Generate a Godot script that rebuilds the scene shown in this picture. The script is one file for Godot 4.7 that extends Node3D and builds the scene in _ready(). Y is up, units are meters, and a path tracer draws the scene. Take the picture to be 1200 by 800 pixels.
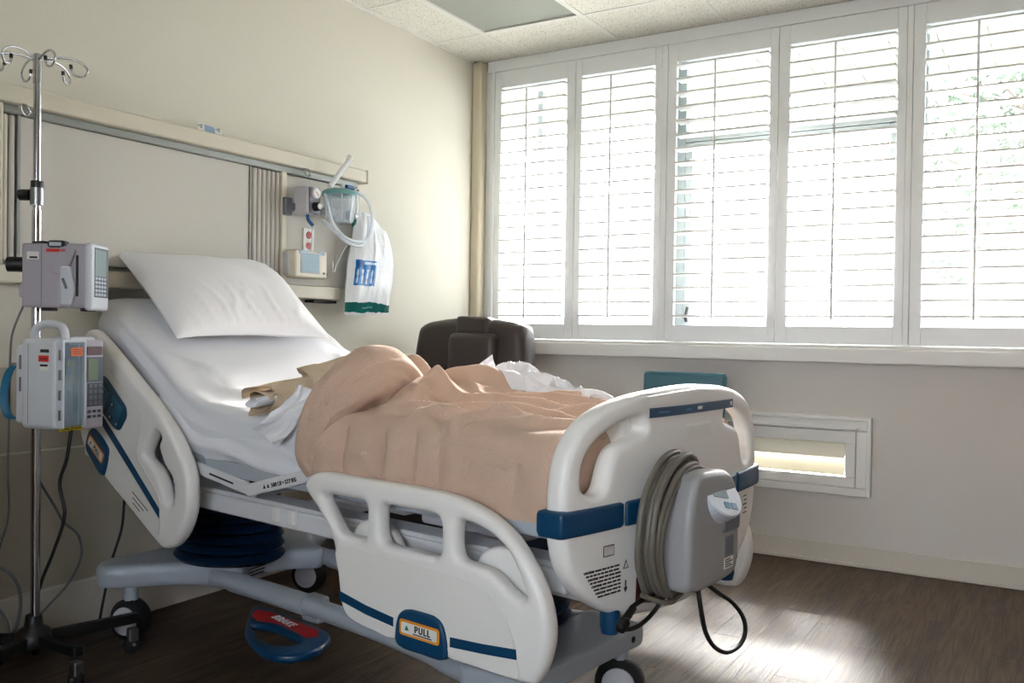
extends Node3D
# Hospital room: headwall is the plane x = 0, window wall is the plane z = 0, y is up.

const CEIL := 2.769
const ROOM_X := 4.3
const ROOM_Z := 6.2
const REAR_X0 := 2.2
const REAR_X1 := 4.1
const REAR_Y0 := 1.0
const REAR_Y1 := 2.15
const BED_AT := Vector3(2.2144, 0.0, 2.4596)
const BED_TURN := -0.139626

var rng := RandomNumberGenerator.new()
var taken := {}
var M := {}

# ------------------------------------------------------------------ mesh builder
class G:
	var v := PackedVector3Array()
	var n := PackedVector3Array()
	var t := PackedVector2Array()
	var ix := PackedInt32Array()

	func vert(p: Vector3, nn: Vector3, uv := Vector2.ZERO) -> int:
		v.append(p); n.append(nn); t.append(uv)
		return v.size() - 1

	func tri(a: int, b: int, c: int) -> void:
		var g := (v[b] - v[a]).cross(v[c] - v[a])
		if g.dot(n[a] + n[b] + n[c]) > 0.0:
			ix.append(a); ix.append(c); ix.append(b)
		else:
			ix.append(a); ix.append(b); ix.append(c)

	func quad(a: int, b: int, c: int, d: int) -> void:
		tri(a, b, c); tri(a, c, d)

	# rounded box; seg 0 = sharp, 1 = one bevel, 2 = rounded
	func box(at: Vector3, size: Vector3, r := 0.0, seg := 1, b := Basis.IDENTITY) -> void:
		var h := size * 0.5
		r = min(r, min(h.x, min(h.y, h.z)) * 0.98)
		if r <= 0.0: seg = 0
		for ax in 3:
			var a1 := (ax + 1) % 3
			var a2 := (ax + 2) % 3
			for s in [-1.0, 1.0]:
				var l1 := _lines(h[a1], r, seg)
				var l2 := _lines(h[a2], r, seg)
				var ids := []
				for p1 in l1:
					for p2 in l2:
						var p := Vector3.ZERO
						p[ax] = s * h[ax]; p[a1] = p1; p[a2] = p2
						var nn := Vector3.ZERO
						nn[ax] = s
						if seg > 0:
							var c := p.clamp(-(h - Vector3(r, r, r)), h - Vector3(r, r, r))
							nn = (p - c).normalized()
							p = c + nn * r
						ids.append(vert(at + b * p, b * nn, Vector2(p1, p2)))
				var w: int = l2.size()
				for i in l1.size() - 1:
					for j in w - 1:
						quad(ids[i * w + j], ids[(i + 1) * w + j], ids[(i + 1) * w + j + 1], ids[i * w + j + 1])

	func _lines(h: float, r: float, seg: int) -> Array:
		if seg == 0: return [-h, h]
		if seg == 1: return [-h, -h + r, h - r, h]
		return [-h, -h + r * 0.42, -h + r, h - r, h - r * 0.42, h]

	# tube through points; radii one number or one per point
	func tube(pts: Array, rad, sides := 10, caps := true) -> void:
		var m := pts.size()
		var up := Vector3.UP
		var rings := []
		var dist := 0.0
		for i in m:
			var p: Vector3 = pts[i]
			var q: Vector3 = pts[max(i - 1, 0)]
			var w: Vector3 = pts[min(i + 1, m - 1)]
			var d := (w - q).normalized()
			if i == 0:
				up = Vector3.UP if abs(d.y) < 0.9 else Vector3.RIGHT
			up = (up - d * up.dot(d)).normalized()
			var side := d.cross(up)
			var r: float = rad[i] if rad is Array or rad is PackedFloat32Array else rad
			if i > 0: dist += p.distance_to(q)
			var ring := []
			for k in sides + 1:
				var a := TAU * k / sides
				var nn := up * cos(a) + side * sin(a)
				ring.append(vert(p + nn * r, nn, Vector2(float(k) / sides, dist)))
			rings.append(ring)
			if i > 0:
				for k in sides:
					quad(rings[i - 1][k], rings[i][k], rings[i][k + 1], rings[i - 1][k + 1])
		if caps:
			for e in [0, m - 1]:
				var dd: Vector3 = (pts[e] - pts[1 if e == 0 else m - 2]).normalized()
				var c := vert(pts[e], dd)
				var prev := -1
				for k in sides + 1:
					var id := vert(v[rings[e][k]], dd)
					if prev >= 0: tri(c, prev, id)
					prev = id

	# lathe about an axis: profile of Vector2(radius, height)
	func lathe(prof: Array, at := Vector3.ZERO, b := Basis.IDENTITY, sides := 20, sharp := 0.6) -> void:
		for i in prof.size() - 1:
			var p: Vector2 = prof[i]
			var q: Vector2 = prof[i + 1]
			var d := (q - p).normalized()
			var nn := Vector2(d.y, -d.x)
			var n0 := nn
			var n1 := nn
			if i > 0:
				var e: Vector2 = (p - prof[i - 1]).normalized()
				if e.dot(d) > sharp: n0 = (nn + Vector2(e.y, -e.x)).normalized()
			if i < prof.size() - 2:
				var e2: Vector2 = (prof[i + 2] - q).normalized()
				if e2.dot(d) > sharp: n1 = (nn + Vector2(e2.y, -e2.x)).normalized()
			var pa := -1
			var pb := -1
			for k in sides + 1:
				var a := TAU * k / sides
				var dir := Vector3(cos(a), 0, sin(a))
				var va := vert(at + b * (dir * p.x + Vector3(0, p.y, 0)), b * (dir * n0.x + Vector3(0, n0.y, 0)), Vector2(float(k) / sides, p.y))
				var vb := vert(at + b * (dir * q.x + Vector3(0, q.y, 0)), b * (dir * n1.x + Vector3(0, n1.y, 0)), Vector2(float(k) / sides, q.y))
				if pa >= 0: quad(pa, va, vb, pb)
				pa = va; pb = vb

	# flat polygon (in x, y) pulled out along z, placed by a transform
	func prism(poly: PackedVector2Array, depth: float, xf := Transform3D.IDENTITY, bevel := 0.0) -> void:
		if Geometry2D.is_polygon_clockwise(poly): poly.reverse()
		var top := poly
		if bevel > 0.0:
			var o := Geometry2D.offset_polygon(poly, -bevel)
			if o.size() == 1: top = o[0]
			else: bevel = 0.0
			if Geometry2D.is_polygon_clockwise(top): top.reverse()
		for f in [[top, depth, 1.0], [poly, 0.0, -1.0]]:
			var ids := []
			for p in f[0]: ids.append(vert(xf * Vector3(p.x, p.y, f[1]), xf.basis * Vector3(0, 0, f[2]), p))
			var tr := Geometry2D.triangulate_polygon(f[0])
			for k in range(0, tr.size(), 3): tri(ids[tr[k]], ids[tr[k + 1]], ids[tr[k + 2]])
		var m := poly.size()
		for i in m:
			var a := poly[i]
			var c := poly[(i + 1) % m]
			var e := (c - a).normalized()
			var nn := xf.basis * Vector3(e.y, -e.x, 0)
			quad(vert(xf * Vector3(a.x, a.y, 0), nn, a), vert(xf * Vector3(c.x, c.y, 0), nn, c), vert(xf * Vector3(c.x, c.y, depth - bevel), nn, c), vert(xf * Vector3(a.x, a.y, depth - bevel), nn, a))
		if bevel > 0.0 and top.size() == poly.size():
			# join the two outlines where they keep the same corners
			var off := 0
			var best := 1e9
			for i in m:
				if top[i].distance_to(poly[0]) < best:
					best = top[i].distance_to(poly[0]); off = i
			for i in m:
				var a := poly[i]
				var c := poly[(i + 1) % m]
				var a2 := top[(i + off) % m]
				var c2 := top[(i + 1 + off) % m]
				var e := (c - a).normalized()
				var nn := (xf.basis * Vector3(e.y, -e.x, 1)).normalized()
				quad(vert(xf * Vector3(a.x, a.y, depth - bevel), nn, a), vert(xf * Vector3(c.x, c.y, depth - bevel), nn, c), vert(xf * Vector3(c2.x, c2.y, depth), nn, c2), vert(xf * Vector3(a2.x, a2.y, depth), nn, a2))

	# surface f(u, v) on a grid, normals from neighbours
	func sheet(nu: int, nv: int, f: Callable, flip := false, uvs := Vector2.ONE) -> void:
		var base := v.size()
		for i in nu + 1:
			for j in nv + 1:
				var p: Vector3 = f.call(float(i) / nu, float(j) / nv)
				vert(p, Vector3.ZERO, Vector2(float(i) / nu, float(j) / nv) * uvs)
		for i in nu:
			for j in nv:
				var a := base + i * (nv + 1) + j
				var b := a + nv + 1
				if flip:
					_q(a, a + 1, b + 1, b)
				else:
					_q(a, b, b + 1, a + 1)

	func _q(a: int, b: int, c: int, d: int) -> void:
		var nn := -(v[c] - v[a]).cross(v[d] - v[b])
		for k in [a, b, c, d]: n[k] += nn
		for k in [a, b, c, a, c, d]: ix.append(k)

	func mesh() -> ArrayMesh:
		for i in n.size(): n[i] = n[i].normalized() if n[i].length_squared() > 1e-20 else Vector3.UP
		var arr := []
		arr.resize(Mesh.ARRAY_MAX)
		arr[Mesh.ARRAY_VERTEX] = v; arr[Mesh.ARRAY_NORMAL] = n; arr[Mesh.ARRAY_TEX_UV] = t; arr[Mesh.ARRAY_INDEX] = ix
		var am := ArrayMesh.new()
		am.add_surface_from_arrays(Mesh.PRIMITIVE_TRIANGLES, arr)
		return am


# smooth closed curve through points (x, y)
func curve2(pts: Array, sub := 4) -> PackedVector2Array:
	var out := PackedVector2Array()
	var m := pts.size()
	for i in m:
		var a: Vector2 = pts[(i + m - 1) % m]
		var b: Vector2 = pts[i]
		var c: Vector2 = pts[(i + 1) % m]
		var d: Vector2 = pts[(i + 2) % m]
		for k in sub:
			out.append(b.cubic_interpolate(c, a, d, float(k) / sub))
	return out

# rounded polygon: corners cut with an arc
func rounded(pts: Array, r: float, sub := 4) -> PackedVector2Array:
	var out := PackedVector2Array()
	var m := pts.size()
	for i in m:
		var a: Vector2 = pts[(i + m - 1) % m]
		var b: Vector2 = pts[i]
		var c: Vector2 = pts[(i + 1) % m]
		var rr: float = min(r, min(a.distance_to(b), b.distance_to(c)) * 0.48)
		var p := b + (a - b).normalized() * rr
		var q := b + (c - b).normalized() * rr
		for k in sub + 1:
			var t := float(k) / sub
			out.append(p.lerp(b, t).lerp(b.lerp(q, t), t))
	return out

func V2(a: Array) -> Array:
	var o := []
	for i in range(0, a.size(), 2): o.append(Vector2(a[i], a[i + 1]))
	return o

func V3(a: Array) -> Array:
	var o := []
	for i in range(0, a.size(), 3): o.append(Vector3(a[i], a[i + 1], a[i + 2]))
	return o

func smooth3(pts: Array, sub := 6) -> Array:
	var out := []
	var m := pts.size()
	for i in m - 1:
		var a: Vector3 = pts[max(i - 1, 0)]
		var b: Vector3 = pts[i]
		var c: Vector3 = pts[i + 1]
		var d: Vector3 = pts[min(i + 2, m - 1)]
		for k in sub: out.append(b.cubic_interpolate(c, a, d, float(k) / sub))
	out.append(pts[m - 1])
	return out

func _poly_d(p: Vector2, poly: PackedVector2Array) -> float:
	var best := 1e9
	var inside := false
	var b := poly[poly.size() - 1]
	for a in poly:
		var e := b - a
		var w := p - a
		var q := w - e * clampf(w.dot(e) / e.length_squared(), 0.0, 1.0)
		var dd := q.length_squared()
		if dd < best: best = dd
		if (a.y > p.y) != (b.y > p.y) and p.x < (b.x - a.x) * (p.y - a.y) / (b.y - a.y) + a.x:
			inside = not inside
		b = a
	return -sqrt(best) if inside else sqrt(best)

# moulded plastic: outline with holes, rounded over every edge, meshed as surface nets
func molded(outer: PackedVector2Array, holes: Array, hz: float, r: float, cell: float, warp = null) -> ArrayMesh:
	var lo := outer[0]
	var hi := outer[0]
	for p in outer:
		lo = lo.min(p); hi = hi.max(p)
	lo -= Vector2.ONE * cell * 1.7
	hi += Vector2.ONE * cell * 1.7
	var nx := int(ceil((hi.x - lo.x) / cell)) + 1
	var ny := int(ceil((hi.y - lo.y) / cell)) + 1
	var nz := int(ceil((hz * 2.0 + cell * 3.0) / cell)) + 1
	var z0 := -cell * (nz - 1) * 0.5
	var d2 := PackedFloat32Array()
	d2.resize(nx * ny)
	for j in ny:
		for i in nx:
			var p := lo + Vector2(i, j) * cell
			var d := _poly_d(p, outer)
			for h in holes: d = max(d, -_poly_d(p, h))
			d2[j * nx + i] = d
	var val := PackedFloat32Array()
	val.resize(nx * ny * nz)
	for k in nz:
		var qz: float = abs(z0 + k * cell) - hz + r
		var o := k * nx * ny
		for i in nx * ny:
			var qx := d2[i] + r
			val[o + i] = min(max(qx, qz), 0.0) + Vector2(max(qx, 0.0), max(qz, 0.0)).length() - r
	var g := G.new()
	var id := PackedInt32Array()
	id.resize(nx * ny * nz)
	id.fill(-1)
	var sl := nx * ny
	var offs := [0, 1, nx, nx + 1, sl, sl + 1, sl + nx, sl + nx + 1]
	var edges := [[0, 1], [0, 2], [0, 4], [1, 3], [1, 5], [2, 3], [2, 6], [3, 7], [4, 5], [4, 6], [5, 7], [6, 7]]
	for k in nz - 1:
		for j in ny - 1:
			var row := k * sl + j * nx
			for i in nx - 1:
				var c := row + i
				var s0 := val[c] < 0.0
				if (val[c + 1] < 0.0) == s0 and (val[c + nx] < 0.0) == s0 and (val[c + nx + 1] < 0.0) == s0 and (val[c + sl] < 0.0) == s0 and (val[c + sl + 1] < 0.0) == s0 and (val[c + sl + nx] < 0.0) == s0 and (val[c + sl + nx + 1] < 0.0) == s0:
					continue
				var sum := Vector3.ZERO
				var cnt := 0
				for e in edges:
					var a: float = val[c + offs[e[0]]]
					var b: float = val[c + offs[e[1]]]
					if (a < 0.0) != (b < 0.0):
						var t := a / (a - b)
						var ea: int = e[0]
						var eb: int = e[1]
						var pa := Vector3(ea & 1, (ea >> 1) & 1, ea >> 2)
						var pb := Vector3(eb & 1, (eb >> 1) & 1, eb >> 2)
						sum += pa.lerp(pb, t); cnt += 1
				var q := (sum / cnt + Vector3(i, j, k)) * cell + Vector3(lo.x, lo.y, z0)
				if warp != null: q = warp.call(q)
				id[c] = g.vert(q, Vector3.ZERO, Vector2(q.x, q.y))
	for k in range(1, nz - 1):
		for j in range(1, ny - 1):
			for i in range(1, nx - 1):
				var c := k * sl + j * nx + i
				var s := val[c] < 0.0
				if s != (val[c + 1] < 0.0): _net(g, id[c], id[c - nx], id[c - nx - sl], id[c - sl], s)
				if s != (val[c + nx] < 0.0): _net(g, id[c], id[c - sl], id[c - sl - 1], id[c - 1], s)
				if s != (val[c + sl] < 0.0): _net(g, id[c], id[c - 1], id[c - 1 - nx], id[c - nx], s)
	return g.mesh()

func _net(g: G, a: int, b: int, c: int, d: int, s: bool) -> void:
	if a < 0 or b < 0 or c < 0 or d < 0: return
	if s: g._q(a, d, c, b)
	else: g._q(a, b, c, d)

# ------------------------------------------------------------------ scene helpers
func numbered(called: String) -> String:
	taken[called] = taken.get(called, -1) + 1
	return called if taken[called] == 0 else "%s_%03d" % [called, taken[called]]

func thing(called: String, label: String, category: String, at := Vector3.ZERO, turn := 0.0, group := "") -> Node3D:
	var o := Node3D.new()
	o.name = numbered(called)
	add_child(o)
	o.position = at; o.rotation.y = turn
	tag(o, label, category, group)
	return o

func tag(o: Node3D, label: String, category: String, group := "") -> void:
	o.set_meta("label", label); o.set_meta("category", category)
	if group: o.set_meta("group", group)

func part(parent: Node3D, called: String, mesh: Mesh, mat: Material, xf := Transform3D.IDENTITY, label := "") -> MeshInstance3D:
	var o := MeshInstance3D.new()
	o.name = called; o.mesh = mesh; o.transform = xf
	o.material_override = mat
	o.cast_shadow = GeometryInstance3D.SHADOW_CASTING_SETTING_ON
	parent.add_child(o, true)
	if label: o.set_meta("label", label)
	return o

func struct(called: String, mesh: Mesh, mat: Material, label: String) -> MeshInstance3D:
	var o := part(self, called, mesh, mat)
	o.set_meta("kind", "structure"); o.set_meta("label", label)
	return o

func bx(at: Vector3, size: Vector3, r := 0.0, seg := 1, b := Basis.IDENTITY) -> ArrayMesh:
	var g := G.new()
	g.box(at, size, r, seg, b)
	return g.mesh()

func tb(pts: Array, rad, sides := 10) -> ArrayMesh:
	var g := G.new()
	g.tube(pts, rad, sides)
	return g.mesh()

func lt(prof: Array, at := Vector3.ZERO, b := Basis.IDENTITY, sides := 20) -> ArrayMesh:
	var g := G.new()
	g.lathe(prof, at, b, sides)
	return g.mesh()

func pr(poly: PackedVector2Array, depth: float, xf := Transform3D.IDENTITY, bevel := 0.0) -> ArrayMesh:
	var g := G.new()
	g.prism(poly, depth, xf, bevel)
	return g.mesh()

func txt(s: String, height: float, bold := true) -> TextMesh:
	var t := TextMesh.new()
	var f := SystemFont.new()
	f.font_names = PackedStringArray(["Droid Sans"])
	if bold: f.font_weight = 700
	t.font = f; t.text = s; t.font_size = 32; t.pixel_size = height / 24.0; t.depth = 0.0012
	t.curve_step = 1.0
	return t

func mat(called: String, c: Color, rough := 0.6, metal := 0.0) -> StandardMaterial3D:
	var m := StandardMaterial3D.new()
	m.resource_name = called
	m.albedo_color = c; m.roughness = rough; m.metallic = metal
	M[called] = m
	return m

func noise_img(w: int, h: int, fx: float, fy: float, sd: int, oct := 4) -> Image:
	var nz := FastNoiseLite.new()
	nz.seed = sd; nz.frequency = 1.0; nz.fractal_octaves = oct
	var im := Image.create(w, h, false, Image.FORMAT_RGB8)
	for y in h:
		for x in w:
			# wraps round on both axes
			var a := TAU * x / w
			var b := float(y) / h
			var s := 0.5 + 0.5 * nz.get_noise_3d(cos(a) * fx, sin(a) * fx, b * fy)
			im.set_pixel(x, y, Color(s, s, s))
	return im

func basis_y(dir: Vector3) -> Basis:
	var y := dir.normalized()
	var x := y.cross(Vector3.FORWARD if abs(y.z) < 0.9 else Vector3.RIGHT).normalized()
	return Basis(x, y, x.cross(y))

func _ready() -> void:
	rng.seed = 7
	# ---- camera
	var cam := Camera3D.new()
	cam.name = "camera"
	add_child(cam)
	cam.position = Vector3(3.05, 1.133, 4.64)
	cam.rotation = Vector3(deg_to_rad(-0.66), deg_to_rad(31.07), deg_to_rad(0.785))
	cam.fov = 41.77
	cam.near = 0.05; cam.far = 200.0
	# ---- overcast sky: the only light, it comes in through the windows
	var env := Environment.new()
	var sm := ProceduralSkyMaterial.new()
	sm.sky_top_color = Color(0.90, 0.94, 1.0)
	sm.sky_horizon_color = Color(0.97, 0.98, 1.0)
	sm.ground_bottom_color = Color(0.55, 0.55, 0.53)
	sm.ground_horizon_color = Color(0.75, 0.75, 0.74)
	sm.sky_energy_multiplier = 1.0
	var sky := Sky.new()
	sky.sky_material = sm
	env.background_mode = Environment.BG_SKY
	env.sky = sky
	env.background_energy_multiplier = 15.0
	env.tonemap_mode = Environment.TONE_MAPPER_LINEAR
	env.tonemap_exposure = 1.27
	env.sdfgi_enabled = true; env.ssao_enabled = true; env.ssil_enabled = true
	var we := WorldEnvironment.new()
	we.name = "world_environment"
	we.environment = env
	add_child(we)

	# low hazy sun beyond the shutters: its broad light rakes over the bed
	var sun := DirectionalLight3D.new()
	sun.name = "sun"
	add_child(sun)
	sun.basis = Basis.looking_at(Vector3(0.22, -0.36, 0.91))
	sun.light_color = Color(1.0, 0.98, 0.96)
	sun.light_energy = 12.0
	sun.light_angular_distance = 10.0
	sun.shadow_enabled = true

	materials()
	room()
	ceiling()
	floor_planks()
	shutters()
	outside()
	headwall()
	bed()
	bedding()
	chairs()
	shade_cabinet()
	shade_wardrobe()
	wall_equipment()
	iv_stand()
	footboard_pump()
	cables()

# ------------------------------------------------------------------ materials
func materials() -> void:
	var wall := mat("wall_paint", Color(0.84, 0.825, 0.77), 0.75)
	mat("wall_paint_window", Color(0.83, 0.81, 0.785), 0.75)
	mat("wall_paint_tan", Color(0.62, 0.59, 0.53), 0.75)
	mat("wall_panel", Color(0.70, 0.67, 0.60), 0.6)
	mat("trim_white", Color(0.90, 0.895, 0.88), 0.45)
	mat("trim_cream", Color(0.84, 0.80, 0.71), 0.5)
	mat("baseboard", Color(0.80, 0.775, 0.73), 0.5)
	var pn := ImageTexture.create_from_image(_bump(noise_img(256, 256, 12.0, 70.0, 3), 2.0))
	for k in ["wall_paint", "wall_paint_window"]:
		M[k].normal_enabled = true; M[k].normal_texture = pn; M[k].normal_scale = 0.25
		M[k].uv1_triplanar = true; M[k].uv1_world_triplanar = true; M[k].uv1_scale = Vector3(2, 2, 2)
	# acoustic ceiling tile: white with fissures
	var tile := mat("ceiling_tile", Color(0.93, 0.925, 0.90), 0.9)
	tile.albedo_texture = ImageTexture.create_from_image(_speckle(256, Color(0.97, 0.965, 0.95), Color(0.70, 0.69, 0.66), 0.66, 11, 7.0, 44.0))
	tile.uv1_triplanar = true; tile.uv1_world_triplanar = true; tile.uv1_scale = Vector3(2.5, 2.5, 2.5)
	mat("ceiling_grid", Color(0.88, 0.875, 0.85), 0.5)
	mat("troffer", Color(0.58, 0.60, 0.56), 0.6)
	mat("dark", Color(0.06, 0.06, 0.065), 0.6)
	mat("black_plastic", Color(0.045, 0.05, 0.055), 0.45)
	mat("rubber", Color(0.05, 0.05, 0.055), 0.8)
	mat("chrome", Color(0.78, 0.78, 0.80), 0.16, 1.0)
	mat("steel", Color(0.62, 0.63, 0.64), 0.35, 1.0)
	# shutters
	mat("louver_paint", Color(0.93, 0.93, 0.92), 0.4)
	var hl := mat("hatch_louver", Color(0.93, 0.92, 0.88), 0.4)
	hl.backlight_enabled = true; hl.backlight = Color(0.45, 0.44, 0.39)
	mat("shutter_paint", Color(0.93, 0.94, 0.945), 0.4)
	mat("window_frame", Color(0.60, 0.63, 0.63), 0.4)
	var gl := mat("window_glass", Color(0.95, 0.98, 0.98, 0.06), 0.02)
	gl.transparency = BaseMaterial3D.TRANSPARENCY_ALPHA
	# bed
	mat("bed_plastic", Color(0.91, 0.90, 0.88), 0.38)
	mat("bed_panel", Color(0.90, 0.89, 0.865), 0.42)
	mat("bed_grey", Color(0.66, 0.69, 0.72), 0.38)
	mat("bed_frame", Color(0.85, 0.85, 0.855), 0.45)
	mat("bed_blue", Color(0.02, 0.235, 0.37), 0.4)
	mat("bellows_blue", Color(0.02, 0.20, 0.33), 0.36)
	mat("label_white", Color(0.88, 0.88, 0.86), 0.5)
	mat("label_orange", Color(0.90, 0.56, 0.12), 0.5)
	mat("ink", Color(0.05, 0.05, 0.055), 0.6)
	mat("ink_white", Color(0.9, 0.9, 0.9), 0.6)
	mat("red_label", Color(0.70, 0.07, 0.08), 0.5)
	mat("reflector", Color(0.27, 0.07, 0.045), 0.3)
	mat("panel_blue", Color(0.03, 0.25, 0.36), 0.3)
	mat("key_blue", Color(0.15, 0.42, 0.55), 0.35)
	# cloth
	var weave := ImageTexture.create_from_image(_bump(_waffle(64), 5.0))
	var fine := ImageTexture.create_from_image(_bump(noise_img(256, 256, 20.0, 120.0, 9), 3.0))
	var bl := mat("blanket_cloth", Color(0.78, 0.67, 0.59), 0.95)
	bl.normal_enabled = true; bl.normal_texture = weave; bl.normal_scale = 0.8
	bl.uv1_triplanar = true; bl.uv1_scale = Vector3(45, 45, 45)
	bl.rim_enabled = true; bl.rim = 0.35; bl.rim_tint = 0.6
	var b2 := mat("blanket_back", Color(0.80, 0.72, 0.61), 0.95)
	b2.normal_enabled = true; b2.normal_texture = weave; b2.normal_scale = 0.8
	b2.uv1_triplanar = true; b2.uv1_scale = Vector3(45, 45, 45)
	var sh := mat("sheet_cloth", Color(0.90, 0.905, 0.92), 0.8)
	sh.normal_enabled = true; sh.normal_texture = fine; sh.normal_scale = 0.15
	sh.uv1_triplanar = true; sh.uv1_scale = Vector3(4, 4, 4)
	mat("pillow_cloth", Color(0.93, 0.93, 0.935), 0.75)
	var ts := mat("thin_sheet", Color(0.93, 0.93, 0.94), 0.75)
	ts.backlight_enabled = true; ts.backlight = Color(0.25, 0.25, 0.26)
	# furniture
	var le := mat("brown_leather", Color(0.20, 0.165, 0.155), 0.38)
	le.normal_enabled = true; le.normal_texture = fine; le.normal_scale = 0.4
	le.uv1_triplanar = true; le.uv1_scale = Vector3(6, 6, 6)
	mat("cabinet_wood", Color(0.46, 0.34, 0.24), 0.5)
	mat("teal_vinyl", Color(0.16, 0.36, 0.41), 0.4)
	# headwall unit
	mat("unit_cream", Color(0.80, 0.775, 0.70), 0.45)
	mat("unit_panel", Color(0.77, 0.755, 0.72), 0.6)
	mat("unit_rib", Color(0.72, 0.70, 0.66), 0.5)
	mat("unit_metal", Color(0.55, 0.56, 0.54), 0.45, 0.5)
	mat("switch_white", Color(0.90, 0.90, 0.88), 0.4)
	mat("monitor_beige", Color(0.86, 0.83, 0.76), 0.5)
	mat("lcd_off", Color(0.46, 0.57, 0.62), 0.4)
	mat("lcd_grey", Color(0.55, 0.62, 0.62), 0.15)
	mat("lcd_green", Color(0.42, 0.48, 0.40), 0.2)
	var cl := mat("clear_plastic", Color(0.86, 0.91, 0.95, 0.22), 0.08)
	cl.transparency = BaseMaterial3D.TRANSPARENCY_ALPHA
	var ct := mat("clear_tube", Color(0.90, 0.94, 0.97, 0.45), 0.1)
	ct.transparency = BaseMaterial3D.TRANSPARENCY_ALPHA
	var fr := mat("frosted_plastic", Color(0.95, 0.96, 0.97, 0.8), 0.3)
	fr.transparency = BaseMaterial3D.TRANSPARENCY_ALPHA
	var tl := mat("teal_lid", Color(0.42, 0.66, 0.66, 0.85), 0.3)
	tl.transparency = BaseMaterial3D.TRANSPARENCY_ALPHA
	mat("cap_blue", Color(0.02, 0.30, 0.52), 0.35)
	mat("valve_green", Color(0.05, 0.40, 0.33), 0.4)
	mat("outlet_red", Color(0.72, 0.10, 0.10), 0.4)
	mat("gauge_face", Color(0.90, 0.86, 0.84), 0.4)
	mat("regulator_grey", Color(0.76, 0.76, 0.78), 0.45)
	var bg := mat("bag_film", Color(1, 1, 1), 0.25)
	bg.albedo_texture = ImageTexture.create_from_image(_bag_print())
	bg.backlight_enabled = true; bg.backlight = Color(0.2, 0.2, 0.2)
	# pumps
	mat("pump_grey", Color(0.66, 0.64, 0.68), 0.45)
	mat("pump_dark_grey", Color(0.40, 0.40, 0.44), 0.45)
	mat("pump_white", Color(0.80, 0.815, 0.83), 0.42)
	mat("pump_silver", Color(0.78, 0.80, 0.83), 0.35)
	mat("keypad", Color(0.24, 0.29, 0.34), 0.4)
	mat("key_light", Color(0.72, 0.76, 0.80), 0.4)
	mat("sticker_orange", Color(0.86, 0.38, 0.06), 0.5)
	mat("sticker_red", Color(0.82, 0.16, 0.12), 0.5)
	mat("sticker_yellow", Color(0.80, 0.70, 0.10), 0.5)
	mat("sticker_blue", Color(0.55, 0.66, 0.76), 0.5)
	var sg := mat("smoke_door", Color(0.50, 0.60, 0.66, 0.35), 0.1)
	sg.transparency = BaseMaterial3D.TRANSPARENCY_ALPHA
	mat("strap_blue", Color(0.12, 0.42, 0.56), 0.5)
	mat("scd_grey", Color(0.60, 0.60, 0.60), 0.42)
	mat("scd_dark", Color(0.40, 0.42, 0.45), 0.4)
	mat("hose", Color(0.42, 0.40, 0.36), 0.4)
	mat("cable_black", Color(0.03, 0.035, 0.04), 0.45)
	mat("cable_grey", Color(0.45, 0.46, 0.46), 0.5)
	# outside
	mat("soffit", Color(0.50, 0.48, 0.42), 0.7)
	mat("bark", Color(0.30, 0.25, 0.20), 0.9)
	var lf := mat("leaf", Color(0.16, 0.23, 0.13), 0.6)
	lf.backlight_enabled = true; lf.backlight = Color(0.03, 0.05, 0.02)
	mat("lawn", Color(0.68, 0.69, 0.66), 0.95)
	mat("house_wall", Color(0.42, 0.40, 0.37), 0.9)
	mat("house_roof", Color(0.30, 0.30, 0.30), 0.9)
	mat("house_glass", Color(0.30, 0.38, 0.44), 0.1)

func _bump(im: Image, k: float) -> Image:
	im.bump_map_to_normal_map(k)
	return im

func _waffle(w: int) -> Image:
	var im := Image.create(w, w, false, Image.FORMAT_RGB8)
	for y in w:
		for x in w:
			var a := fposmod(x * 4.0 / w, 1.0)
			var b := fposmod(y * 4.0 / w + (0.5 if int(x * 4.0 / w) % 2 == 1 else 0.0), 1.0)
			var s: float = 0.25 + 0.75 * max(abs(a - 0.5), abs(b - 0.5)) * 2.0
			im.set_pixel(x, y, Color(s, s, s))
	return im

func _speckle(w: int, a: Color, b: Color, cut: float, sd: int, fx: float, fy: float) -> Image:
	var im := noise_img(w, w, fx, fy, sd, 3)
	for y in w:
		for x in w:
			var s := im.get_pixel(x, y).r
			im.set_pixel(x, y, a.lerp(b, smoothstep(cut - 0.06, cut + 0.04, s)))
	return im

# print on the bag: blue panel of figures, rows of grey text, teal band at the foot
func _bag_print() -> Image:
	var im := Image.create(256, 384, false, Image.FORMAT_RGB8)
	im.fill(Color(0.90, 0.91, 0.92))
	im.fill_rect(Rect2i(18, 170, 96, 100), Color(0.05, 0.42, 0.70))
	im.fill_rect(Rect2i(22, 176, 26, 22), Color(0.02, 0.30, 0.58))
	im.fill_rect(Rect2i(54, 176, 56, 10), Color(0.75, 0.85, 0.93))
	for k in 4:
		for y in 56:
			var w := int(4 + 5 * abs(sin(y * 0.11 + k)))
			im.fill_rect(Rect2i(28 + k * 22 - w / 2, 206 + y, w, 1), Color(0.80, 0.88, 0.95))
	for k in 16:
		im.fill_rect(Rect2i(140, 100 + k * 7, 70 - (k * 13) % 24, 2), Color(0.72, 0.74, 0.76))
	for x in 256:
		var top := 340 - int(8 * sin(x * 0.013 + 0.4))
		im.fill_rect(Rect2i(x, top, 1, 374 - top), Color(0.02, 0.36, 0.33))
	for k in 5: im.fill_rect(Rect2i(70 + k * 12, 352, 8, 5), Color(0.5, 0.68, 0.66))
	return im

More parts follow.
